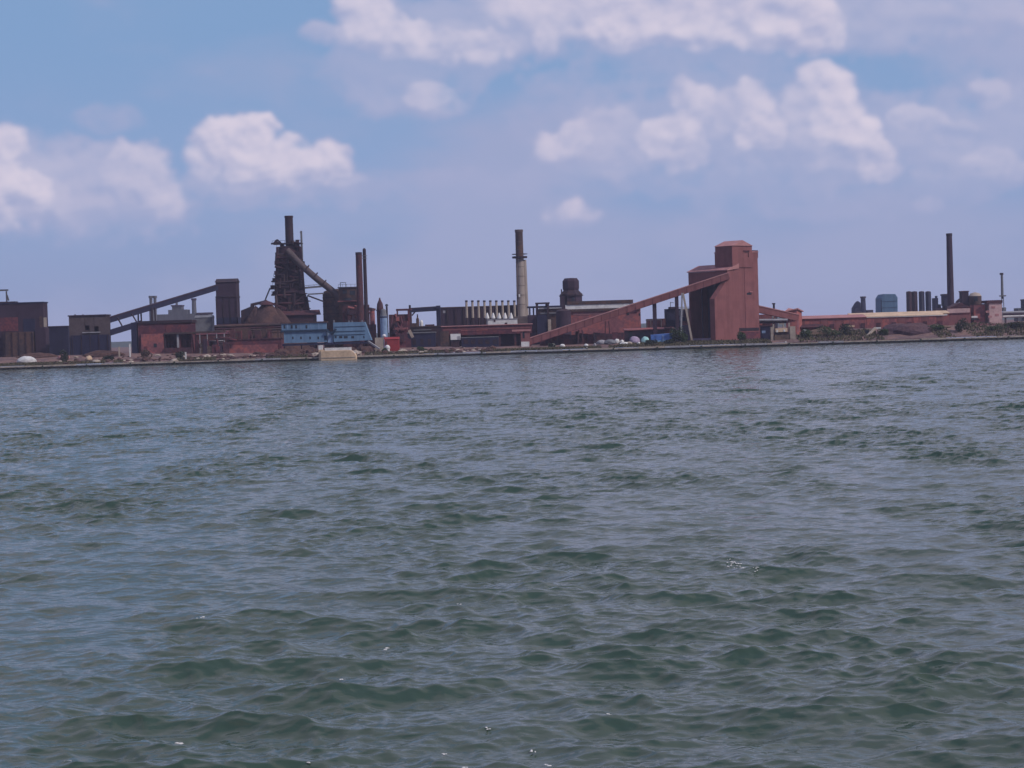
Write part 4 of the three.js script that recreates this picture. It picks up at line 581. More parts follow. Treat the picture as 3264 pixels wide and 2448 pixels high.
{ // white banded shed over a brick wall
  const D = 600, s = span(D, 1802, 2042, 969, null, 16), t = thing('banded_mill', 'long brick mill with a white band under its dark roof', 'building', s.cx, s.cz), w = part(t, 'wall', box(s.x0, s.x1, s.y0, s.y1, s.z0, s.z1), m.brick);
  part(t, 'white_band', bx(D - .4, 1802, 2030, 969, 983, .5), m.white); part(t, 'roof', bx(D - .8, 1806, 2018, 958, 969, 14), m.olive); part(t, 'eave', bx(D - 1.2, 1802, 2040, 983, 991, 1.4), m.olive); part(t, 'cladding_strip', bx(D - .2, 1826, 1930, 998, 1003, .4), m.pinkRoof, w);
  for (const [a, b, c, d] of [[1998, 2005, 995, 1004], [2036, 2041, 999, 1006], [1888, 1892, 1016, 1026]]) part(t, 'window', bx(D - .2, a, b, c, d, .4), m.glass, w);
}
{ const D = 585, u = (D + BACK) / F, p = at(1796, 1010, D), t = thing('dark_tank', 'dark plum round tank at the left end of the banded mill', 'tank', p.x, -D); part(t, 'shell', cyl(p.x, -D, groundY(p.x, -D) - 1, at(1796, 992, D).y, 24 * u, 24 * u, 20), m.darkClad); part(t, 'roof', lathe(p.x, -D, [[24.6 * u, at(1796, 992, D).y], [12 * u, at(1796, 985, D).y], [0, at(1796, 984, D).y]], 20), m.darkSteel); }
/* ---------- pink conveyor and head tower ---------- */
{
  const t = thing('pink_conveyor', 'long pink inclined conveyor gallery climbing to the pink tower', 'conveyor', at(1950, 1000, 505).x, -505), a = at(1672, 1094, 503), b = at(2322, 880, 511), up = (v, k) => v.clone().add(V(0, k, 0)), L = (k) => a.clone().lerp(b, k);
  part(t, 'casing', beam(a, b, 3.6, 3.3), m.pinkClad); part(t, 'roof', beam(up(a, 1.95), up(b, 1.95), 4.2, .5), m.pinkRoof); part(t, 'floor_truss', beam(up(a, -1.8), up(b, -1.8), 4, .25), m.brickDark);
  for (let i = 1; i < 24; i++) part(t, 'rib', beam(up(L(i / 24), -1.6).add(V(0, 0, 1.85)), up(L(i / 24), 1.7).add(V(0, 0, 1.85)), .25), m.brickDark);
  const u = (505 + BACK) / F; for (const [px, py] of [[1745, 1082], [1850, 1052], [1935, 1024]]) { const h = at(px, py, 505), g = groundY(h.x, h.z) - 1; if (h.y - g > 2.5) { part(t, 'trestle_leg', beam(V(h.x - 1.6, g, h.z), V(h.x - .9, h.y, h.z), .6), m.rustSteel); part(t, 'trestle_leg', beam(V(h.x + 1.6, g, h.z), V(h.x + .9, h.y, h.z), .6), m.rustSteel); } }
  for (const [p0, p1, top, bot] of [[2080, 2093, 968, 1014], [2151, 2163, 940, 1000]]) part(t, 'support_tower', bx(508, p0, p1, top - 4, null, 3), m.darkClad);
  const A = (x, y) => at(x, y, 503), gA = groundY(A(2180, 1090).x, -503) - 1; part(t, 'bent_leg', beam(A(2170, 1080).setY(gA), A(2174, 934), .85), m.greyLight); part(t, 'bent_leg', beam(A(2207, 1096).setY(gA), A(2177, 934), 1.05), m.beige); part(t, 'bent_tie', beam(A(2171, 985), A(2192, 985), .7), m.beige); part(t, 'bent_tie', beam(A(2170, 1030), A(2196, 1034), .5), m.rustSteel);
}
{
  const tv = (px, D, py) => { const v = at(px, py, D); return [v.x, v.z]; }, C = tv(2320, 510, 950), E2 = tv(2419, 527, 950), E1 = tv(2196, 527, 950), Bk = [E1[0] + E2[0] - C[0], E1[1] + E2[1] - C[1]], lerp = (p, q, k) => [mix(p[0], q[0], k), mix(p[1], q[1], k)], y = (px, py, D) => at(px, py, D).y;
  const gy = groundY(C[0], -520) - 2, t = thing('head_tower', 'big pink conveyor head tower with gabled top house', 'tower', (E1[0] + E2[0]) / 2, -520);
  const n1 = [(E2[0] - C[0]), (E2[1] - C[1])], l1 = Math.hypot(...n1), ux = [n1[0] / l1, n1[1] / l1], n2 = [E1[0] - C[0], E1[1] - C[1]], l2 = Math.hypot(...n2), uz = [n2[0] / l2, n2[1] / l2], Q = (a, b) => [C[0] + ux[0] * a + uz[0] * b, C[1] + ux[1] * a + uz[1] * b];
  const rect = (a0, a1, b0, b1) => [Q(a0, b0), Q(a1, b0), Q(a1, b1), Q(a0, b1)];
  const yb = y(2340, 853, 512), yl = y(2206, 873, 527), aW = l1 * .24;
  // bin block on the left
  const ym = y(2240, 902, 520), blk = part(t, 'bin_wall', prism(rect(0, aW, 0, l2), ym, yb - 1.6), m.pinkClad);
  // below the conveyor the left side is an open bay between corner columns
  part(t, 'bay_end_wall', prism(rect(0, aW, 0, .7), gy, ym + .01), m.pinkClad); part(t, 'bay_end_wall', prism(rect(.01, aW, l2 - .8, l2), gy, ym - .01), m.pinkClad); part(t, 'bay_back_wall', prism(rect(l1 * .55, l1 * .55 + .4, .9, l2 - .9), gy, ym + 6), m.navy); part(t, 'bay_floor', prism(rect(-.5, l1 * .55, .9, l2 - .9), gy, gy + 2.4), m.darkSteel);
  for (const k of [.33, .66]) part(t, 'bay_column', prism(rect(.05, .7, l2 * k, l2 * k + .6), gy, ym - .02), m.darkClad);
  { const p = [Q(-.6, -.5), Q(aW + 3, -.5), Q(aW + 3, l2 + .5), Q(-.6, l2 + .5)]; part(t, 'bin_roof', prism(p, [yb - 1.6, yb - .4, yb - .4, yb - 1.6].map((v) => v + .01), [yb - 1.1, yb + 2.4, yb + 2.4, yb - 1.1]), m.pinkRoof); }
  // tall tower behind it on the right
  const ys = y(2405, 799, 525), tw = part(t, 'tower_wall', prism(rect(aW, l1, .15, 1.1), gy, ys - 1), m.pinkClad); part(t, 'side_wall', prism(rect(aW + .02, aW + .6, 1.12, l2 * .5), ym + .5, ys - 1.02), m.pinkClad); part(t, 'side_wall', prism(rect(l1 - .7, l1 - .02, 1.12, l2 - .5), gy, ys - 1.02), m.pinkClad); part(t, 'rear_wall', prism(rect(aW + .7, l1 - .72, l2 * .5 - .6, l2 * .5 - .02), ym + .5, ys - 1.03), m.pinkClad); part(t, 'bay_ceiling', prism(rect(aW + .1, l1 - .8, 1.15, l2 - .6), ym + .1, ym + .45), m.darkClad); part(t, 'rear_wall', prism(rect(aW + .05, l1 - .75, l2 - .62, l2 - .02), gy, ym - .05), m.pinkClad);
  part(t, 'tower_roof', prism([Q(aW + .02, -.2), Q(l1 + .4, -.2), Q(l1 + .4, l2 * .5 + .4), Q(aW + .02, l2 * .5 + .4)], ys - .99, ys - .4), m.pinkRoof);
  part(t, 'ridge_box', prism(rect(l1 - 3.2, l1 + .9, .5, l2 * .48), ys - 4, ys + .3), m.brickDark);
  // top house with gable
  const a0 = l1 * .16, a1 = l1 * .80, b0 = -.35, b1 = l2 * .42, yh = y(2338, 783, 513), y0 = y(2338, 852, 513), am = (a0 + a1) / 2, rise = 3.2, hs = part(t, 'top_house', prism(rect(a0, a1, b0 + 7, b1), y0, yh), m.pinkClad), o0 = mix(a0, a1, .60), o1 = mix(a0, a1, .83), oy0 = y(2380, 818, 515), oy1 = y(2380, 800, 515); part(t, 'front_wall', [prism(rect(a0, o0, b0, b0 + .6), y0, yh), prism(rect(o1, a1, b0, b0 + .6), y0, yh), prism(rect(o0, o1, b0, b0 + .6), y0, oy0), prism(rect(o0, o1, b0, b0 + .6), oy1, yh)], m.pinkClad); part(t, 'side_wall', prism(rect(a0, a0 + .5, b0 + .6, b0 + 7), y0, yh), m.pinkClad); part(t, 'side_wall', prism(rect(a1 - .5, a1, b0 + .6, b0 + 7), y0, yh), m.pinkClad); part(t, 'floor', prism(rect(a0 + .5, a1 - .5, b0 + .6, b0 + 7), y0, y0 + .4), m.darkSteel);
  { const o = .5, c = [Q(a0 - o, b0 - o), Q(am, b0 - o), Q(a1 + o, b0 - o), Q(a1 + o, b1 + o), Q(am, b1 + o), Q(a0 - o, b1 + o)]; const pos = [], Y0 = yh + .01; c.forEach(([x, z], i) => pos.push(x, i === 1 || i === 4 ? Y0 + rise : Y0, z)); part(t, 'top_house_roof', geo(pos, [0, 1, 4, 0, 4, 5, 1, 2, 3, 1, 3, 4, 0, 2, 1, 5, 4, 3, 0, 5, 3, 0, 3, 2]), m.pinkRoof); }
  const qb = (p, q, b, d, lo, hi) => prism([Q(p, b - d), Q(q, b - d), Q(q, b), Q(p, b)], lo, hi);
  part(t, 'lintel', qb(mix(a0, a1, .56), mix(a0, a1, .87), b0, .5, y(2380, 799, 515), y(2380, 797, 515)), m.brickDark, hs);
  part(t, 'door', qb(l1 * .62, l1 * .76, .15, .12, y(2391, 939, 520), y(2391, 933, 520)), m.glass, tw); part(t, 'door_canopy', qb(l1 * .68, l1 * .78, .15, .7, y(2391, 931, 520), y(2391, 929, 520)), m.pinkRoof, tw); part(t, 'low_opening', qb(l1 * .34, l1 * .98, .15, .15, y(2380, 1055, 520), y(2380, 1045, 520)), m.darkSteel, tw); part(t, 'base_skirt', qb(l1 * .34, l1 * 1.02, .15, .8, gy, y(2380, 1058, 520)), m.brickDark, tw);
  for (const k of [.55]) part(t, 'cladding_seam', qb(l1 * k, l1 * k + .25, .15, .1, gy + 4, ys - 6), m.brickDark, tw);
  // wing wall that runs on from the sunlit face, with a sloping top
  const wl = l1 * .42, yA = y(2286, 952, 502), yB = y(2322, 890, 509); part(t, 'wing_wall', prism([Q(-wl, -.03), Q(-.02, -.03), Q(-.02, 3.2), Q(-wl, 3.2)], gy, [yA, yB, yB, yA]), m.pinkClad);
  part(t, 'blue_tarpaulin', prism([Q(-1.2, 6), Q(1.2, 6), Q(1.2, l2 - 3), Q(-1.2, l2 - 3)], gy, y(2240, 1078, 515)), m.mauve, null, 'mauve blue sheet at the foot of the tower');
}
{ // dark plant and pipework left of the tower
  const D = 560, r = rng(91), t = thing('ore_screen_house', 'dark screen house with pipes left of the pink tower foot', 'building', at(2150, 1010, D).x, -D - 4), w = part(t, 'wall', bx(D, 2118, 2205, 984, null, 8), m.navy); part(t, 'roof_unit', bx(D - 1, 2130, 2160, 978, 985, 5), m.darkClad); part(t, 'mast', bx(D + 2, 2136, 2138, 962, 980, .4), m.grey); part(t, 'mast_arm', bx(D + 2, 2136, 2147, 964, 966, .4), m.grey);
  part(t, 'low_wing', bx(D - 3, 2060, 2122, 1016, null, 6), m.rustSteel);
  for (let i = 0; i < 9; i++) part(t, 'pipe', pipe([at(2166 + i * 5, 980 + r() * 14, D - 6), at(2164 + i * 5.4, 1006 + r() * 20, D - 6)], .45 + r() * .3, 6), r() < .5 ? m.greyLight : m.rustSteel);
  for (let i = 0; i < 7; i++) { const x = 2130 + r() * 66, q = 1004 + r() * 60; part(t, 'equipment_cabin', bx(D - 5 - r() * 2, x, x + 8 + r() * 10, q, q + 8 + r() * 12, 2), [m.rustSteel, m.brickDark, m.darkClad, m.navy][Math.floor(r() * 4)]); }
  part(t, 'platform', bx(D - 7, 2160, 2212, 978, 980, 3), m.beige, w);
}
{
  const D = 540, t = thing('pipe_gantry', 'open pipe gantry in the yard under the pink conveyor', 'gantry', at(2085, 1035, D).x, -D); for (const a of [2061, 2074, 2083, 2107]) part(t, 'post', bx(D, a, a + 2.6, 1018, null, .5), m.beige); part(t, 'beam', bx(D, 2058, 2110, 1018, 1021, .6), m.beige); part(t, 'beam', bx(D, 2070, 2090, 1046, 1048, .6), m.beige); part(t, 'tank', bx(D + 2, 2088, 2106, 1022, null, 4), m.brick);
}
{
  const D = 525, s = span(D, 1990, 2150, 1052, null, 7), t = thing('long_low_shed', 'long low dark shed behind the blue tarpaulin heap', 'shed', s.cx, s.cz), w = part(t, 'wall', box(s.x0, s.x1, s.y0, s.y1, s.z0, s.z1), m.darkClad); part(t, 'roof', prism([[s.x0 - .4, s.z1 + .6], [s.x1 + .4, s.z1 + .6], [s.x1 + .4, s.z0], [s.x0 - .4, s.z0]], s.y1 + .004, [s.y1 + .4, s.y1 + .4, s.y1 + 1.4, s.y1 + 1.4]), m.brick); for (const a of [2004, 2040, 2076, 2112]) part(t, 'door', bx(D - .1, a, a + 12, 1060, 1078, .2), m.glass, w); part(t, 'hut', bx(D - 2, 2118, 2142, 1044, null, 3), m.rustSteel);
}
{ // low brick bank wall under the conveyor
  const D = 510; let s = span(D, 1720, 1990, 1062, null, 4), t = thing('retaining_wall', 'low red brown retaining wall under the pink conveyor', 'wall', s.cx, s.cz); const n = 14; for (let i = 0; i < n; i++) part(t, 'wall_panel', box(mix(s.x0, s.x1, i / n) + .06, mix(s.x0, s.x1, (i + 1) / n) - .06, s.y0, s.y1 - (i % 3) * .35, s.z0, s.z1 + (i % 2) * .1), i % 4 ? m.rustSteel : m.brickDark);
  for (const [px, py] of [[1835, 1058], [1892, 1062]]) solo('yard_hut', `small black yard hut ${px < 1860 ? 'on the left part' : 'on the right part'} of the retaining wall`, 'hut', [bx(507, px, px + 11, py, null, 2), bx(506.8, px - 1, px + 12, py - 2, py, 2.6)], m.darkSteel);
}
{ // covered boats, drums and tarpaulins along the bank
  const B = (px, py, D, rx, ry, rz, mat, name, label, cat, seed) => { const p = at(px, py, D); p.y = groundY(p.x, p.z) + ry * .28; solo(name, label, cat, [blob(p, rx, ry, rz, seed, .22, 3)], mat); };
  B(85, 1142, 497, 5.6, 2.7, 3, m.white, 'tarpaulin_heap', 'white tarpaulin heap on the bank at the far left', 'tarpaulin', 11);
  B(202, 1110, 505, 3.4, 2, 2.5, m.pinkRoof, 'sand_heap', 'small pinkish sand heap before the low navy shed', 'heap', 12);
  B(283, 1124, 500, 1.7, 1.8, 1.7, m.cream, 'round_drum', 'cream round drum on the bank below the crusher house', 'drum', 13);
  B(1943, 1084, 498, 3.6, 1.9, 2, m.grey, 'covered_boat', 'grey covered boat at the left of the boat row', 'boat', 14);
  B(1918, 1086, 499, 3, 1.8, 2, m.greyLight, 'covered_boat', 'pale grey covered boat leftmost below the pink conveyor', 'boat', 15);
  B(1966, 1078, 500, 1.4, 2, 1.4, m.white, 'white_bag', 'white bag standing left of the mauve domed tarpaulin', 'bag', 16);
  B(1982, 1078, 501, 1.3, 1.4, 1.3, m.white, 'white_bag', 'small white bag close beside the mauve domed tarpaulin', 'bag', 17);
  B(2022, 1076, 500, 3, 3, 2.4, m.mauve, 'domed_tarpaulin', 'mauve domed tarpaulin between white bags and teal dome', 'tarpaulin', 18);
  B(2056, 1074, 501, 2.3, 2.9, 2, m.teal, 'domed_tarpaulin', 'pale teal domed tarpaulin left of the bright blue one', 'tarpaulin', 19);
  B(1990, 1092, 494, 2.6, 1.1, 1.6, m.white, 'white_sacks', 'white sacks lying on the bank below the mauve tarpaulin', 'sacks', 20);
  B(2006, 1091, 494.5, 1.8, 1.2, 1.4, m.beige, 'pale_sack', 'beige sack just right of the white sacks', 'sack', 21);
  B(2036, 1090, 495, 1.1, .9, 1, m.white, 'white_float', 'white float on the bank below the teal dome', 'float', 22);
  B(1762, 1093, 494, 1.6, 1.7, 1.5, m.white, 'white_drum', 'white drum below the lower end of the pink conveyor', 'drum', 23);
  B(1792, 1090, 495, 1.5, 1.1, 1.3, m.white, 'white_drum', 'white low drum right of the other one below the conveyor', 'drum', 24);
  B(1868, 1090, 494, 1.2, 1, 1.2, m.white, 'white_crate', 'white crate left of the pale grey covered boat', 'crate', 25);
  B(1896, 1094, 493, .8, 1.2, .8, m.greyLight, 'grey_bollard', 'light grey bollard before the pale grey covered boat', 'bollard', 26);
  const D = 500, s = span(D, 2074, 2144, 1066, null, 4), t = thing('blue_tarpaulin_stack', 'bright blue tarpaulin covered stack beside the green bushes', 'tarpaulin', s.cx, s.cz); part(t, 'cover', prism([[s.x0, s.z1], [s.x1, s.z1], [s.x1, s.z0], [s.x0, s.z0]], s.y0, [s.y1 - .2, s.y1 + .4, s.y1 + .6, s.y1]), m.brightBlue); for (const k of [2090, 2112, 2126]) part(t, 'fold', bx(D - .25, k, k + 3, 1068, 1090, .3), k === 2112 ? m.paleBlue : m.brightBlue); part(t, 'drape', prism([[s.x0 + 1, s.z1 + .7], [s.x1 - 2, s.z1 + .9], [s.x1 - 2, s.z1], [s.x0 + 1, s.z1]], s.y0, [s.y0 + 1.6, s.y0 + 2.2, s.y0 + 2.8, s.y0 + 2.4]), m.tankBlue);
  for (const [px, py, h, l] of [[378, 1105, 12, 'short pale post left of the tall white post'], [412, 1096, 26, 'tall white post before the brick mill'], [590, 1122, 12, 'small white post before the rusty shed'], [1148, 1126, 8, 'stub post on the quay right of the barge'], [1868, 1106, 7, 'stub post on the quay below the white crate'], [1955, 1104, 8, 'white stub post on the quay left of the boat row'], [2196, 1098, 7, 'white stub post on the quay below the leaning leg'], [2502, 1088, 8, 'white stub post on the quay by the beige loader']]) solo('bank_post', l, 'post', [bx(py > 1120 || py > 1086 && px > 1100 ? 484 : 505, px, px + 5, py, py > 1086 && px > 1100 ? py + h + 6 : null, .8)], px === 1148 || px === 378 ? m.beige : m.white);
}
/* ---------- right of the tower ---------- */
{
  const D = 545, t = thing('right_conveyor', 'short pink conveyor gallery sloping down right of the pink tower', 'conveyor', at(2490, 1000, D).x, -D), a = at(2410, 985, D - 8), b = at(2542, 1014, D); part(t, 'casing', beam(a, b, 3.4, 3.6), m.pinkClad); part(t, 'roof', beam(a.clone().add(V(0, 2.05, 0)), b.clone().add(V(0, 2.05, 0)), 4, .5), m.pinkRoof);
  part(t, 'lower_housing', bx(D + 4, 2418, 2470, 1002, null, 6), m.brick); for (const a2 of [2461, 2472]) part(t, 'support_post', bx(D + 1, a2, a2 + 7, 1003, null, 1), m.greyLight); part(t, 'drive_house', prism([at(2505, 1010, D - 2), at(2540, 1010, D - 2), at(2556, 1010, D + 6), at(2516, 1010, D + 8)].map((v) => [v.x, v.z]), groundY(at(2530, 1000, D).x, -D) - 1, [at(2505, 997, D).y, at(2540, 988, D).y, at(2550, 992, D).y, at(2516, 986, D).y]), m.brick); part(t, 'drive_roof', prism([at(2503, 1010, D - 3), at(2544, 1010, D - 3), at(2562, 1010, D + 6), at(2514, 1010, D + 9)].map((v) => [v.x, v.z]), [at(2505, 994, D).y, at(2540, 986, D).y, at(2552, 994, D).y, at(2516, 984, D).y], [at(2505, 991, D).y, at(2540, 982, D).y, at(2552, 991, D).y, at(2516, 981, D).y]), m.pinkRoof); part(t, 'opening', bx(D - 2.6, 2509, 2518, 998, 1012, .4), m.glass);
}
{ const D = 720, p = at(2467, 985, D), t = thing('thin_mast', 'thin dark mast above the short pink conveyor', 'mast', p.x, -D); part(t, 'pole', cyl(p.x, -D, groundY(p.x, -D) - 1, at(2467, 967, D).y, .9, .7, 8), m.darkSteel); part(t, 'lamp_head', box(p.x - 1.2, p.x + .9, at(2467, 970, D).y, at(2467, 966, D).y, -D - .8, -D + .8), m.darkSteel); }
{
  const D = 494, t = thing('beige_loader', 'beige ship loader machine with two upright cabins near the quay', 'loader', at(2495, 1060, D).x, -D - 2); part(t, 'tall_cabin', bx(D, 2515, 2536, 1040, null, 4), m.beige); part(t, 'mast', bx(D + 1, 2513, 2518, 1029, 1080, 1), m.beige); part(t, 'left_cabin', bx(D, 2455, 2466, 1042, null, 3), m.beige); part(t, 'panel', bx(D - .6, 2470, 2510, 1046, 1058, 2), m.cream, null, 'sunlit cream panel'); part(t, 'frame', [bx(D + .5, 2463, 2468, 1033, 1060, .8), bx(D + .5, 2495, 2499, 1033, 1050, .8), bx(D + .5, 2482, 2499, 1031, 1034, .8)], m.beige); part(t, 'under_bay', bx(D + .5, 2468, 2514, 1058, 1068, 3), m.darkSteel); part(t, 'base', bx(D - .4, 2466, 2516, 1067, null, 4), m.oreOlive); for (const [a, b] of [[2474, 1052], [2497, 1050]]) part(t, 'lamp_box', bx(D - .8, a, a + 6, b, b + 7, .5), m.white);
  const t2 = thing('navy_hut', 'navy hut between the pink tower and the beige loader', 'hut', at(2440, 1060, D + 6).x, -D - 9); const w = part(t2, 'wall', bx(D + 6, 2424, 2462, 1040, null, 5), m.navy); part(t2, 'roof', bx(D + 5.5, 2421, 2464, 1036, 1040, 6), m.rustSteel); part(t2, 'window', bx(D + 5.9, 2428, 2440, 1054, 1062, .2), m.paleBlue, w);
  const t3 = thing('pipe_line', 'pale pipe line running from the pink tower above the navy hut', 'pipe line', at(2460, 1022, 530).x, -530); part(t3, 'pipe', pipe([at(2415, 1021, 530), at(2510, 1020, 530)], .75, 8), m.greyLight); part(t3, 'pipe', pipe([at(2415, 1028, 531), at(2505, 1027, 531)], .6, 8), m.darkSteel); for (const a of [2430, 2465, 2495]) part(t3, 'stand', bx(530, a, a + 3, 1022, null, .6), m.rustSteel);
}
{
  const D = 552, r = rng(14), s = span(D, 2508, 3010, 1019, null, 10), t = thing('long_pink_shed', 'very long low pink shed with pale roof on the right bank', 'shed', s.cx, s.cz), yA = at(2508, 1019, D).y; const n = 20; // bays
  for (let i = 0; i < n; i++) { const x0 = mix(s.x0, s.x1, i / n), x1 = mix(s.x0, s.x1, (i + 1) / n), far = i > 9; part(t, 'wall_bay', box(x0 + .05, x1 - .05, yA - 14, yA - (far ? .4 : 0), s.z0, s.z1 + r() * .25), i % 5 === 3 ? m.brick : r() < .5 ? m.pinkClad : m.brick); part(t, 'roof_sheet', prism([[x0, s.z1 + .8], [x1, s.z1 + .8], [x1, s.z0], [x0, s.z0]], yA + .02, [yA + .3, yA + .3, yA + 2, yA + 2]), far ? m.cream : m.pinkRoof); if (i % 2) part(t, 'door', box(x0 + 1, x1 - 1, yA - 8, yA - 3.4, s.z1 + .1, s.z1 + .4), r() < .5 ? m.rustSteel : m.brickDark); }
  part(t, 'lean_to_roof', prism([[s.x0 + 4, s.z1 + 5], [s.x1 * .72, s.z1 + 5], [s.x1 * .72, s.z1 + .3], [s.x0 + 4, s.z1 + .3]], [yA - 5, yA - 5, yA - 3.4, yA - 3.4], [yA - 4.8, yA - 4.8, yA - 3.1, yA - 3.1]), m.rustSteel);
  const D2 = 600, s2 = span(D2, 2705, 3025, 1004, null, 8), t2 = thing('cream_shed', 'long cream banded shed behind the very long pink shed', 'shed', s2.cx, s2.cz); part(t2, 'wall', box(s2.x0, s2.x1, s2.y0, s2.y1, s2.z0, s2.z1), m.brick); part(t2, 'roof', prism([[s2.x0 - .5, s2.z1 + .5], [s2.x1 + .5, s2.z1 + .5], [s2.x1 + .5, s2.z0], [s2.x0 - .5, s2.z0]], s2.y1 + .005, [s2.y1 + .5, s2.y1 + .5, s2.y1 + 2, s2.y1 + 2]), m.cream); part(t2, 'band', bx(D2 - .3, 2705, 3020, 1006, 1010, .4), m.white);
}
{ const D = 900, s = span(D, 2560, 2710, 1010, null, 14), t = thing('far_white_sheds', 'far pale sheds in a row under the wooded ridge', 'shed', s.cx, s.cz); for (let i = 0; i < 7; i++) part(t, 'shed_bay', box(mix(s.x0, s.x1, i / 7) + .4, mix(s.x0, s.x1, (i + 1) / 7) - .4, s.y0, s.y1 + [0, 1, -.6, .8, .2, 1.4, -.4][i], s.z0, s.z1), i % 3 ? m.white : m.grey); }
solo('white_bank_mast', 'white hooded mast on the bank right of the beige loader', 'mast', [bx(505, 2563, 2569, 1050, null, .8), bx(504.8, 2561, 2571, 1050, 1058, 1.2)], m.white);
solo('pale_crate', 'pale flat crate lying on the right bank', 'crate', [bx(500, 2789, 2808, 1043, 1048, 3)], m.white);
solo('pale_board', 'pale board lying left of the flat crate on the right bank', 'board', [bx(512, 2692, 2724, 1037, 1042, 1)], m.cream);
{ const t = thing('ladder_chute', 'pale leaning chute on the right bank beside the purple heap', 'chute', at(2775, 1065, 496).x, -496); part(t, 'slide', beam(at(2764, 1071, 494), at(2790, 1045, 498), 1.1), m.beige); part(t, 'dark_bin', bx(499, 2756, 2770, 1052, 1066, 2), m.glass); }
/* far plants on the right */
{ const D = 1500, t = thing('distant_plant', 'small dark distant plant with a spire chimney', 'process plant', at(2750, 990, D).x, -D), c = at(2751, 950, D); part(t, 'chimney', cyl(c.x, -D, 0, at(2751, 946, D).y, 3.6, 2.6, 14), m.navy); part(t, 'chimney_cap', cyl(c.x, -D, at(2751, 950, D).y, at(2751, 945, D).y, 3.3, 3.3, 14), m.darkSteel); part(t, 'hopper', prism([at(2724, 960, D), at(2748, 960, D), at(2748, 960, D + 16), at(2724, 960, D + 16)].map((v) => [v.x, v.z]), 0, [at(2724, 984, D).y, at(2748, 978, D).y, at(2748, 978, D).y, at(2724, 984, D).y]), m.navy); part(t, 'tower', lathe(at(2738, 970, D).x, -D - 8, [[7.5, 0], [7, at(2738, 982, D).y], [3.5, at(2738, 966, D).y], [1.4, at(2738, 960, D).y], [0, at(2738, 959, D).y]], 10), m.navy); part(t, 'house', bx(D + 2, 2757, 2784, 988, null, 16), m.darkClad); part(t, 'low_house', bx(D - 2, 2721, 2752, 992, null, 14), m.darkClad); }
{ const D = 1300, P = (x, y) => at(x, y, D), t = thing('blue_block', 'big plain blue block with chamfered top corners behind the long shed', 'building', P(2836, 970).x, -D - 20), q = [[2811, 1010], [2811, 950], [2819, 938], [2853, 938], [2860, 948], [2860, 1010]].map(([a, b]) => P(a, b)), sh = new THREE.Shape(); q.forEach((v, i) => (i ? sh.lineTo(v.x, i === 5 ? 0 : v.y) : sh.moveTo(v.x, 0))); sh.closePath(); const g = new THREE.ExtrudeGeometry(sh, { depth: 30, bevelEnabled: true, bevelSize: .3, bevelThickness: .3, bevelSegments: 1 }); g.translate(0, 0, -D - 30); part(t, 'cladding', flat(g), m.tankBlue); part(t, 'side_stair', bx(D - 3, 2808, 2811, 956, null, 2), m.blueDark); for (const y of [960, 980]) part(t, 'seam', bx(D - .6, 2812, 2859, y, y + 1, .3), m.blueDark); }
{ const D = 1100, u = (D + BACK) / F; ['leftmost', 'second', 'third', 'rightmost'].forEach((n, i) => { const px = [2898, 2915.5, 2938, 2959][i], x = at(px, 960, D).x, Y = (p) => at(px, p, D).y, t = thing('hot_stove', `${i < 2 ? 'dark brown' : 'dark blue-black'} stove cylinder, ${n} of the four beside the blue block`, 'silo', x, -D, 'four dark stove cylinders'); part(t, 'shell', cyl(x, -D, 0, Y(932), 9.2 * u, 9 * u, 18), i < 2 ? m.furnace : m.navy); part(t, 'dome', lathe(x, -D, [[9.2 * u, Y(932)], [7.5 * u, Y(929)], [0, Y(928)]], 18), m.darkSteel); part(t, 'ladder', bx(D - 9, px + 1, px + 3, 930, null, 1), i < 2 ? m.rustSteel : m.hazeMill); }); }
{ const D = 1000, t = thing('dark_works_house', 'dark stepped works house between the stoves and the right chimney', 'building', at(2990, 980, D).x, -D - 6); part(t, 'tower_block', bx(D, 2971, 2991, 950, null, 12), m.navy); part(t, 'roof_unit', bx(D + 2, 2980, 2988, 943, 951, 6), m.navy); part(t, 'low_block', bx(D - 5, 2974, 3014, 981, null, 10), m.darkClad); part(t, 'side_step', bx(D + 2, 2990, 3000, 970, null, 8), m.navy); part(t, 'right_block', bx(D - 2, 3000, 3022, 938, 975, 10), m.navy); part(t, 'right_leg', bx(D - 1, 3004, 3020, 975, null, 8), m.darkClad); part(t, 'roof_lip', bx(D - 3, 2997, 3022, 937, 942, 12), m.darkSteel); }
{ const D = 800, u = (D + BACK) / F, x = at(3028, 860, D).x, Y = (p) => at(3028, p, D).y, t = thing('dark_chimney', 'tall dark tapering chimney at the right', 'chimney', x, -D); part(t, 'shaft', cyl(x, -D, 0, Y(748), 11.8 * u, 9 * u, 22), m.darkClad); part(t, 'crown', cyl(x, -D, Y(752), Y(744), 9.7 * u, 9.7 * u, 22), m.darkSteel); for (const y of [790, 840, 890, 935]) part(t, 'hoop', cyl(x, -D, Y(y + 1.3), Y(y), mix(9.3, 11.4, (y - 748) / 220) * u, mix(9.3, 11.4, (y - 748) / 220) * u, 22), m.darkSteel); }
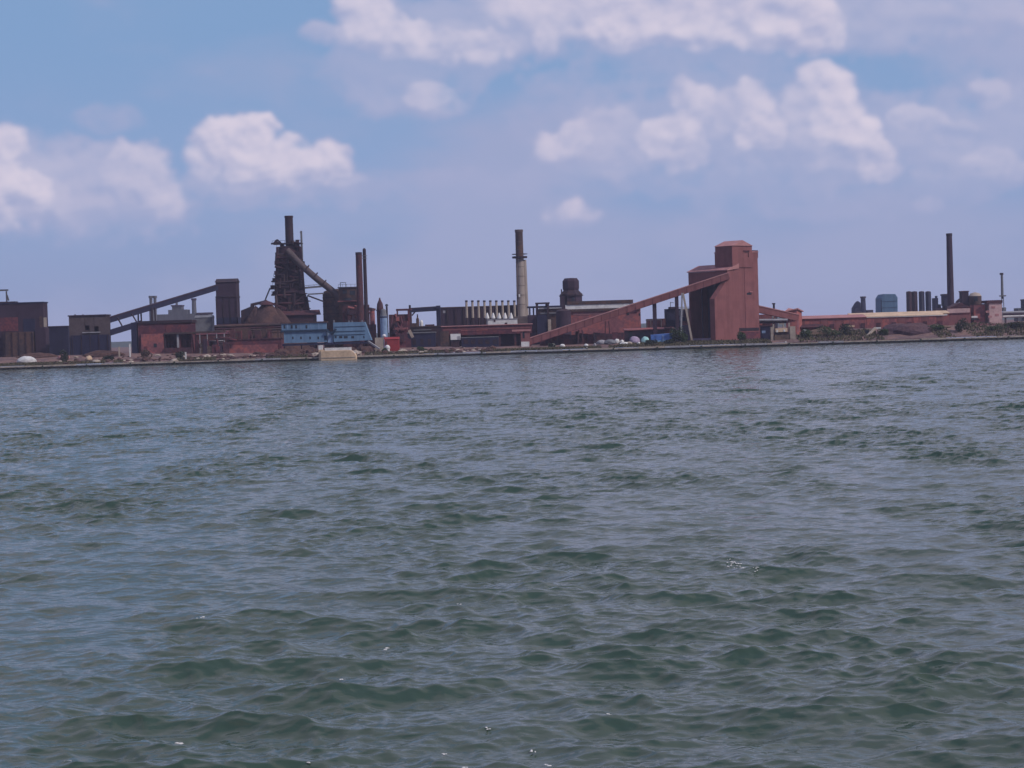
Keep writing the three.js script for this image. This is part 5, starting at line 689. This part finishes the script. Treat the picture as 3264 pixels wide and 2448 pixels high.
{ // pink works group on the right
  const D = 690, s = span(D, 3014, 3094, 981, null, 14), t = thing('gabled_pink_hall', 'pink hall with low gabled roof at the foot of the dark chimney', 'building', s.cx, s.cz), w = part(t, 'wall', box(s.x0, s.x1, s.y0 - 2, s.y1, s.z0, s.z1), m.brick); part(t, 'roof', gable(s.x0, s.x1, s.y1 + .005, 3.4, s.z0, s.z1, 'z', .6), m.rustSteel); part(t, 'upper_band', bx(D - .3, 3017, 3092, 983, 997, .4), m.pinkPale, w); part(t, 'string_course', bx(D - .6, 3015, 3093, 998, 1001, .7), m.brickDark, w); part(t, 'lower_wall', bx(D - 1, 3016, 3092, 1004, null, 1), m.pinkClad, w); part(t, 'dark_side', bx(D - .8, 3008, 3016, 980, null, 10), m.darkClad);
  const s2 = span(D, 3138, 3194, 966, 1019, 12), t2 = thing('patched_pink_house', 'sunlit patchy pink house right of the gabled hall', 'building', s2.cx, s2.cz, null, s2.y0 - 6), w2 = part(t2, 'wall', box(s2.x0, s2.x1, s2.y0 - 6, s2.y1, s2.z0, s2.z1), m.pinkPale); part(t2, 'roof', bx(D - .6, 3128, 3196, 957, 966, 13), m.rustSteel); for (const [a, b] of [[3142, 990], [3160, 976], [3172, 1000], [3150, 1006]]) part(t2, 'patch', bx(D - .15, a, a + 12, b, b + 7, .2), m.pinkRoof, w2);
  const s3 = span(D + 3, 3092, 3140, 972, null, 10), t3 = thing('brick_link_house', 'darker brick link house between the two pink houses', 'building', s3.cx, s3.cz), w3 = part(t3, 'wall', box(s3.x0, s3.x1, s3.y0, s3.y1, s3.z0, s3.z1), m.brick); part(t3, 'roof', box(s3.x0, s3.x1, s3.y1 + .003, s3.y1 + .5, s3.z0, s3.z1 + .2), m.rustSteel); part(t3, 'window_band', bx(D + 2.6, 3096, 3116, 1007, 1013, .4), m.white, w3); part(t3, 'opening', bx(D + 2.7, 3096, 3120, 1015, 1019, .3), m.glass, w3);
  const D4 = 712, s4 = span(D4, 3058, 3088, 930, 985, 8), t4 = thing('dark_silo_block', 'dark silo block above the gabled pink hall', 'silo', s4.cx, s4.cz, null, s4.y0); part(t4, 'wall', box(s4.x0, s4.x1, s4.y0, s4.y1, s4.z0, s4.z1), m.darkClad); part(t4, 'roof', box(s4.x0 - .4, s4.x1 + .4, s4.y1 + .003, s4.y1 + .6, s4.z0 - .4, s4.z1 + .4), m.rustSteel);
  const u = (D4 + BACK) / F, x5 = at(3108, 950, D4).x, Y = (p) => at(3108, p, D4).y, t5 = thing('pale_dome_silo', 'pale domed silo with a black hole beside the dark silo block', 'silo', x5, -D4, null, Y(988)); part(t5, 'shell', cyl(x5, -D4, Y(988), Y(944), 20 * u, 20 * u, 20), m.olive); part(t5, 'dome', lathe(x5, -D4, [[20 * u, Y(944)], [14 * u, Y(935)], [0, Y(931)]], 20), m.beige); part(t5, 'black_hole', bx(D4 - 5.4, 3104, 3116, 944, 960, .5), m.glass); part(t5, 'hopper_bracket', beam(at(3048, 966, D4 - 2), at(3060, 954, D4 - 2), 1.6), m.darkClad);
  for (const [a, b] of [[3044, 968]]) part(t5, 'side_chute', bx(D4 - 1, a, a + 14, b, b + 16, 2), m.darkClad);
}
{ const D = 760, p = at(3195, 940, D), t = thing('lattice_mast', 'thin grey mast with a platform right of the pink house', 'mast', p.x, -D); part(t, 'upper_tube', cyl(at(3194, 900, D).x, -D, at(3194, 945, D).y, at(3193, 872, D).y, .95, .8, 10), m.grey); part(t, 'head', cyl(at(3193, 900, D).x, -D, at(3193, 876, D).y, at(3193, 870, D).y, 1.3, 1.3, 10), m.darkSteel); part(t, 'platform', bx(D - 1, 3185, 3207, 941, 945, 3), m.grey); part(t, 'platform_box', bx(D, 3191, 3199, 945, 953, 2), m.darkSteel); part(t, 'leg', beam(V(at(3191, 990, D).x, groundY(p.x, -D) - 1, -D), at(3193, 945, D), .5), m.grey); part(t, 'leg', beam(V(at(3202, 990, D).x, groundY(p.x, -D) - 1, -D), at(3198, 945, D), .5), m.grey); part(t, 'lower_box', bx(D - 1, 3194, 3207, 980, 992, 3), m.grey); }
{ const D = 700, t = thing('far_pipe_bridge', 'pale parallel pipes running off at the right edge', 'pipe bridge', at(3250, 1005, D).x, -D); for (const [y, mt] of [[997, m.greyLight], [1003, m.darkClad], [1009, m.white]]) part(t, 'pipe', pipe([at(3196, y, D), at(3360, y - 5, D)], .9, 8), mt); for (const a of [3204, 3240, 3290]) part(t, 'stand', bx(D + .6, a, a + 4, 998, null, .6), m.rustSteel); }
{ const D = 1200, s = span(D, 3254, 3320, 956, null, 20), t = thing('edge_block', 'dark blue block at the right edge of the view', 'building', s.cx, s.cz); part(t, 'wall', box(s.x0, s.x1, s.y0, s.y1, s.z0, s.z1), m.navy); part(t, 'roof_step', bx(D + 2, 3232, 3256, 982, null, 14), m.hazeMill); part(t, 'parapet', box(s.x0 - .5, s.x1, s.y1 + .003, s.y1 + 1, s.z0, s.z1 + .5), m.darkClad); }
/* ---------- vegetation and heaps on the bank ---------- */
function bush(px, py, D, w, h, label, mat = m.leaf, seed = 1, cat = 'bush') {
  const r = rng(seed * 131), p = at(px, py, D), gy = groundY(p.x, -D) - .1, base = V(p.x, Math.min(gy, p.y), -D), pos = [];
  const top = Math.max(p.y - gy, 0) + h, lobes = []; for (let i = 0; i < 7; i++) lobes.push([(r() - .5) * w, (.3 + r() * .55) * top, (r() - .5) * w * .7, .26 + r() * .2]);
  for (let k = 0; k < 900; k++) { const L = lobes[Math.floor(r() * 7)], a = r() * 6.283, c = r() * 2 - 1, q = Math.sqrt(1 - c * c), R = Math.cbrt(.25 + .75 * r()), x = base.x + L[0] + q * Math.cos(a) * R * L[3] * w, y = base.y + Math.max(.05, L[1] + c * R * L[3] * top), z = base.z + L[2] + q * Math.sin(a) * R * L[3] * w * .8, s = .28 + r() * .3; const d1 = V(r() - .5, r() - .5, r() - .5).normalize().multiplyScalar(s), d2 = V(r() - .5, r() - .5, r() - .5).normalize().multiplyScalar(s); pos.push(x - d1.x, y - d1.y, z - d1.z, x + d1.x, y + d1.y, z + d1.z, x + d2.x, y + d2.y, z + d2.z); }
  const g = new THREE.BufferGeometry(); g.setAttribute('position', new THREE.Float32BufferAttribute(pos, 3)); g.computeVertexNormals();
  const t = thing('bush', label, cat, base.x, base.z, null, base.y); part(t, 'foliage', g, mat).userData.kind = 'stuff'; const st = []; for (let i = 0; i < 5; i++) st.push(beam(V(base.x + (r() - .5) * .6, base.y - .4, base.z), V(base.x + lobes[i][0] * .8, base.y + lobes[i][1], base.z + lobes[i][2] * .8), .14)); part(t, 'stem', st, m.bark);
}
[[210, 1140, 494, 5, 3.2, 'dark bush on the bank right of the white tarpaulin heap', m.leafDark], [345, 1146, 492, 4, 2, 'low dark bush on the bank below the crusher house', m.leafDark], [462, 1134, 496, 4.5, 2.6, 'brown green bush before the pink brick end wall', m.oreOlive], [572, 1138, 491, 4, 2.6, 'small dark green bush before the open bays', m.leafDark],
  [1345, 1116, 492, 4, 1.8, 'small green bush on the quay below the dark yard house', m.leaf], [1228, 1120, 492, 2.5, 1.4, 'tiny green bush below the cream ball tank', m.leaf], [1760, 1104, 490, 3, 1.4, 'low bush at the quay below the white drums', m.leafDark], [2155, 1074, 498, 6, 4.5, 'large green bush right of the bright blue tarpaulin', m.leaf], [2176, 1084, 495, 4, 3, 'smaller green bush at the foot of the leaning conveyor legs', m.leaf], [2128, 1094, 490, 4.5, 2, 'dark low bush below the bright blue tarpaulin', m.leafDark], [2076, 1094, 489, 4, 1.8, 'dark low bush below the teal dome', m.leafDark],
  [2370, 1074, 497, 5, 2.4, 'green bush at the foot of the pink tower', m.leaf], [2560, 1066, 497, 6, 2.6, 'green bush on the bank right of the beige loader', m.leaf], [2640, 1060, 498, 8, 3.2, 'broad green bush under the long pink shed', m.leaf], [2700, 1050, 502, 6, 3, 'dark green bush left of the purple heap', m.leafDark], [2985, 1050, 502, 7, 2.4, 'green bush right of the purple heap', m.leaf], [3062, 1042, 500, 6, 4.2, 'dark round bush in front of the gabled pink hall', m.leafDark], [3170, 1052, 500, 8, 2.4, 'low olive bush before the patched pink house', m.leaf], [3235, 1046, 503, 7, 3, 'dark green bush near the right edge', m.leafDark], [2820, 1062, 496, 5, 2, 'low olive bush left of the purple heap foot', m.leaf]].forEach((a, i) => bush(a[0], a[1], a[2], a[3], a[4], a[5], a[6], i + 3));
{ const H = (px, py, D, rx, ry, rz, mat, label, s) => { const p = at(px, py, D); solo('slag_heap', label, 'heap', [blob(V(p.x, groundY(p.x, -D) - .6, -D), rx, Math.max(1.5, p.y - groundY(p.x, -D) + .6), rz, s, .3, 4)], mat); };
  H(2885, 1029, 503, 15, 5, 6, m.heap, 'dark purple slag heap on the right bank', 4); H(3130, 1034, 520, 15, 4, 6, m.brickDark, 'reddish heap below the patched pink house', 6); H(2960, 1042, 514, 12, 3, 5, m.oreOlive, 'brown grassy heap right of the dark purple heap', 7); H(3235, 1036, 530, 13, 3, 6, m.heap, 'purple brown heap near the right edge', 8); H(2625, 1048, 515, 12, 3, 6, m.oreOlive, 'brown grassy heap below the long pink shed', 9); H(120, 1125, 515, 12, 3, 5, m.ore, 'dark red ore heap behind the white tarpaulin heap', 10); H(330, 1118, 512, 13, 3, 5, m.ore, 'low dark ore heap before the crusher house', 11); }
{ // ragged grass along the top of the quay
  const r = rng(71), pos = []; for (let k = 0; k < 26000; k++) { const x = -300 + r() * 600, den = fbm(x * .04, 3, 7, 3); if (Math.abs(x - 220) < 15 || Math.abs(x - 151) < 8 || den < .42 + (x < -60 ? .1 : x > 150 ? .04 : -.06)) continue; const z = -483.2 - r() * (x > 150 ? 46 : x > 60 ? 16 : 4), y = groundY(x, z), h = .4 + r() * (x > 150 ? 1.3 : .8), w = .3 + r() * .5, a = r() * 3.14; pos.push(x - w * Math.cos(a), y - .05, z - w * Math.sin(a), x + w * Math.cos(a), y - .05, z + w * Math.sin(a), x + (r() - .5) * .6, y + h, z + (r() - .5) * .4); }
  const g = new THREE.BufferGeometry(); g.setAttribute('position', new THREE.Float32BufferAttribute(pos, 3)); g.computeVertexNormals(); const o = mesh('bank_grass', g, m.grass); tag(o, 'ragged dry grass growing along the top of the quay', 'grass', null, 'stuff'); scene.add(o);
}
renderer.render(scene, camera);
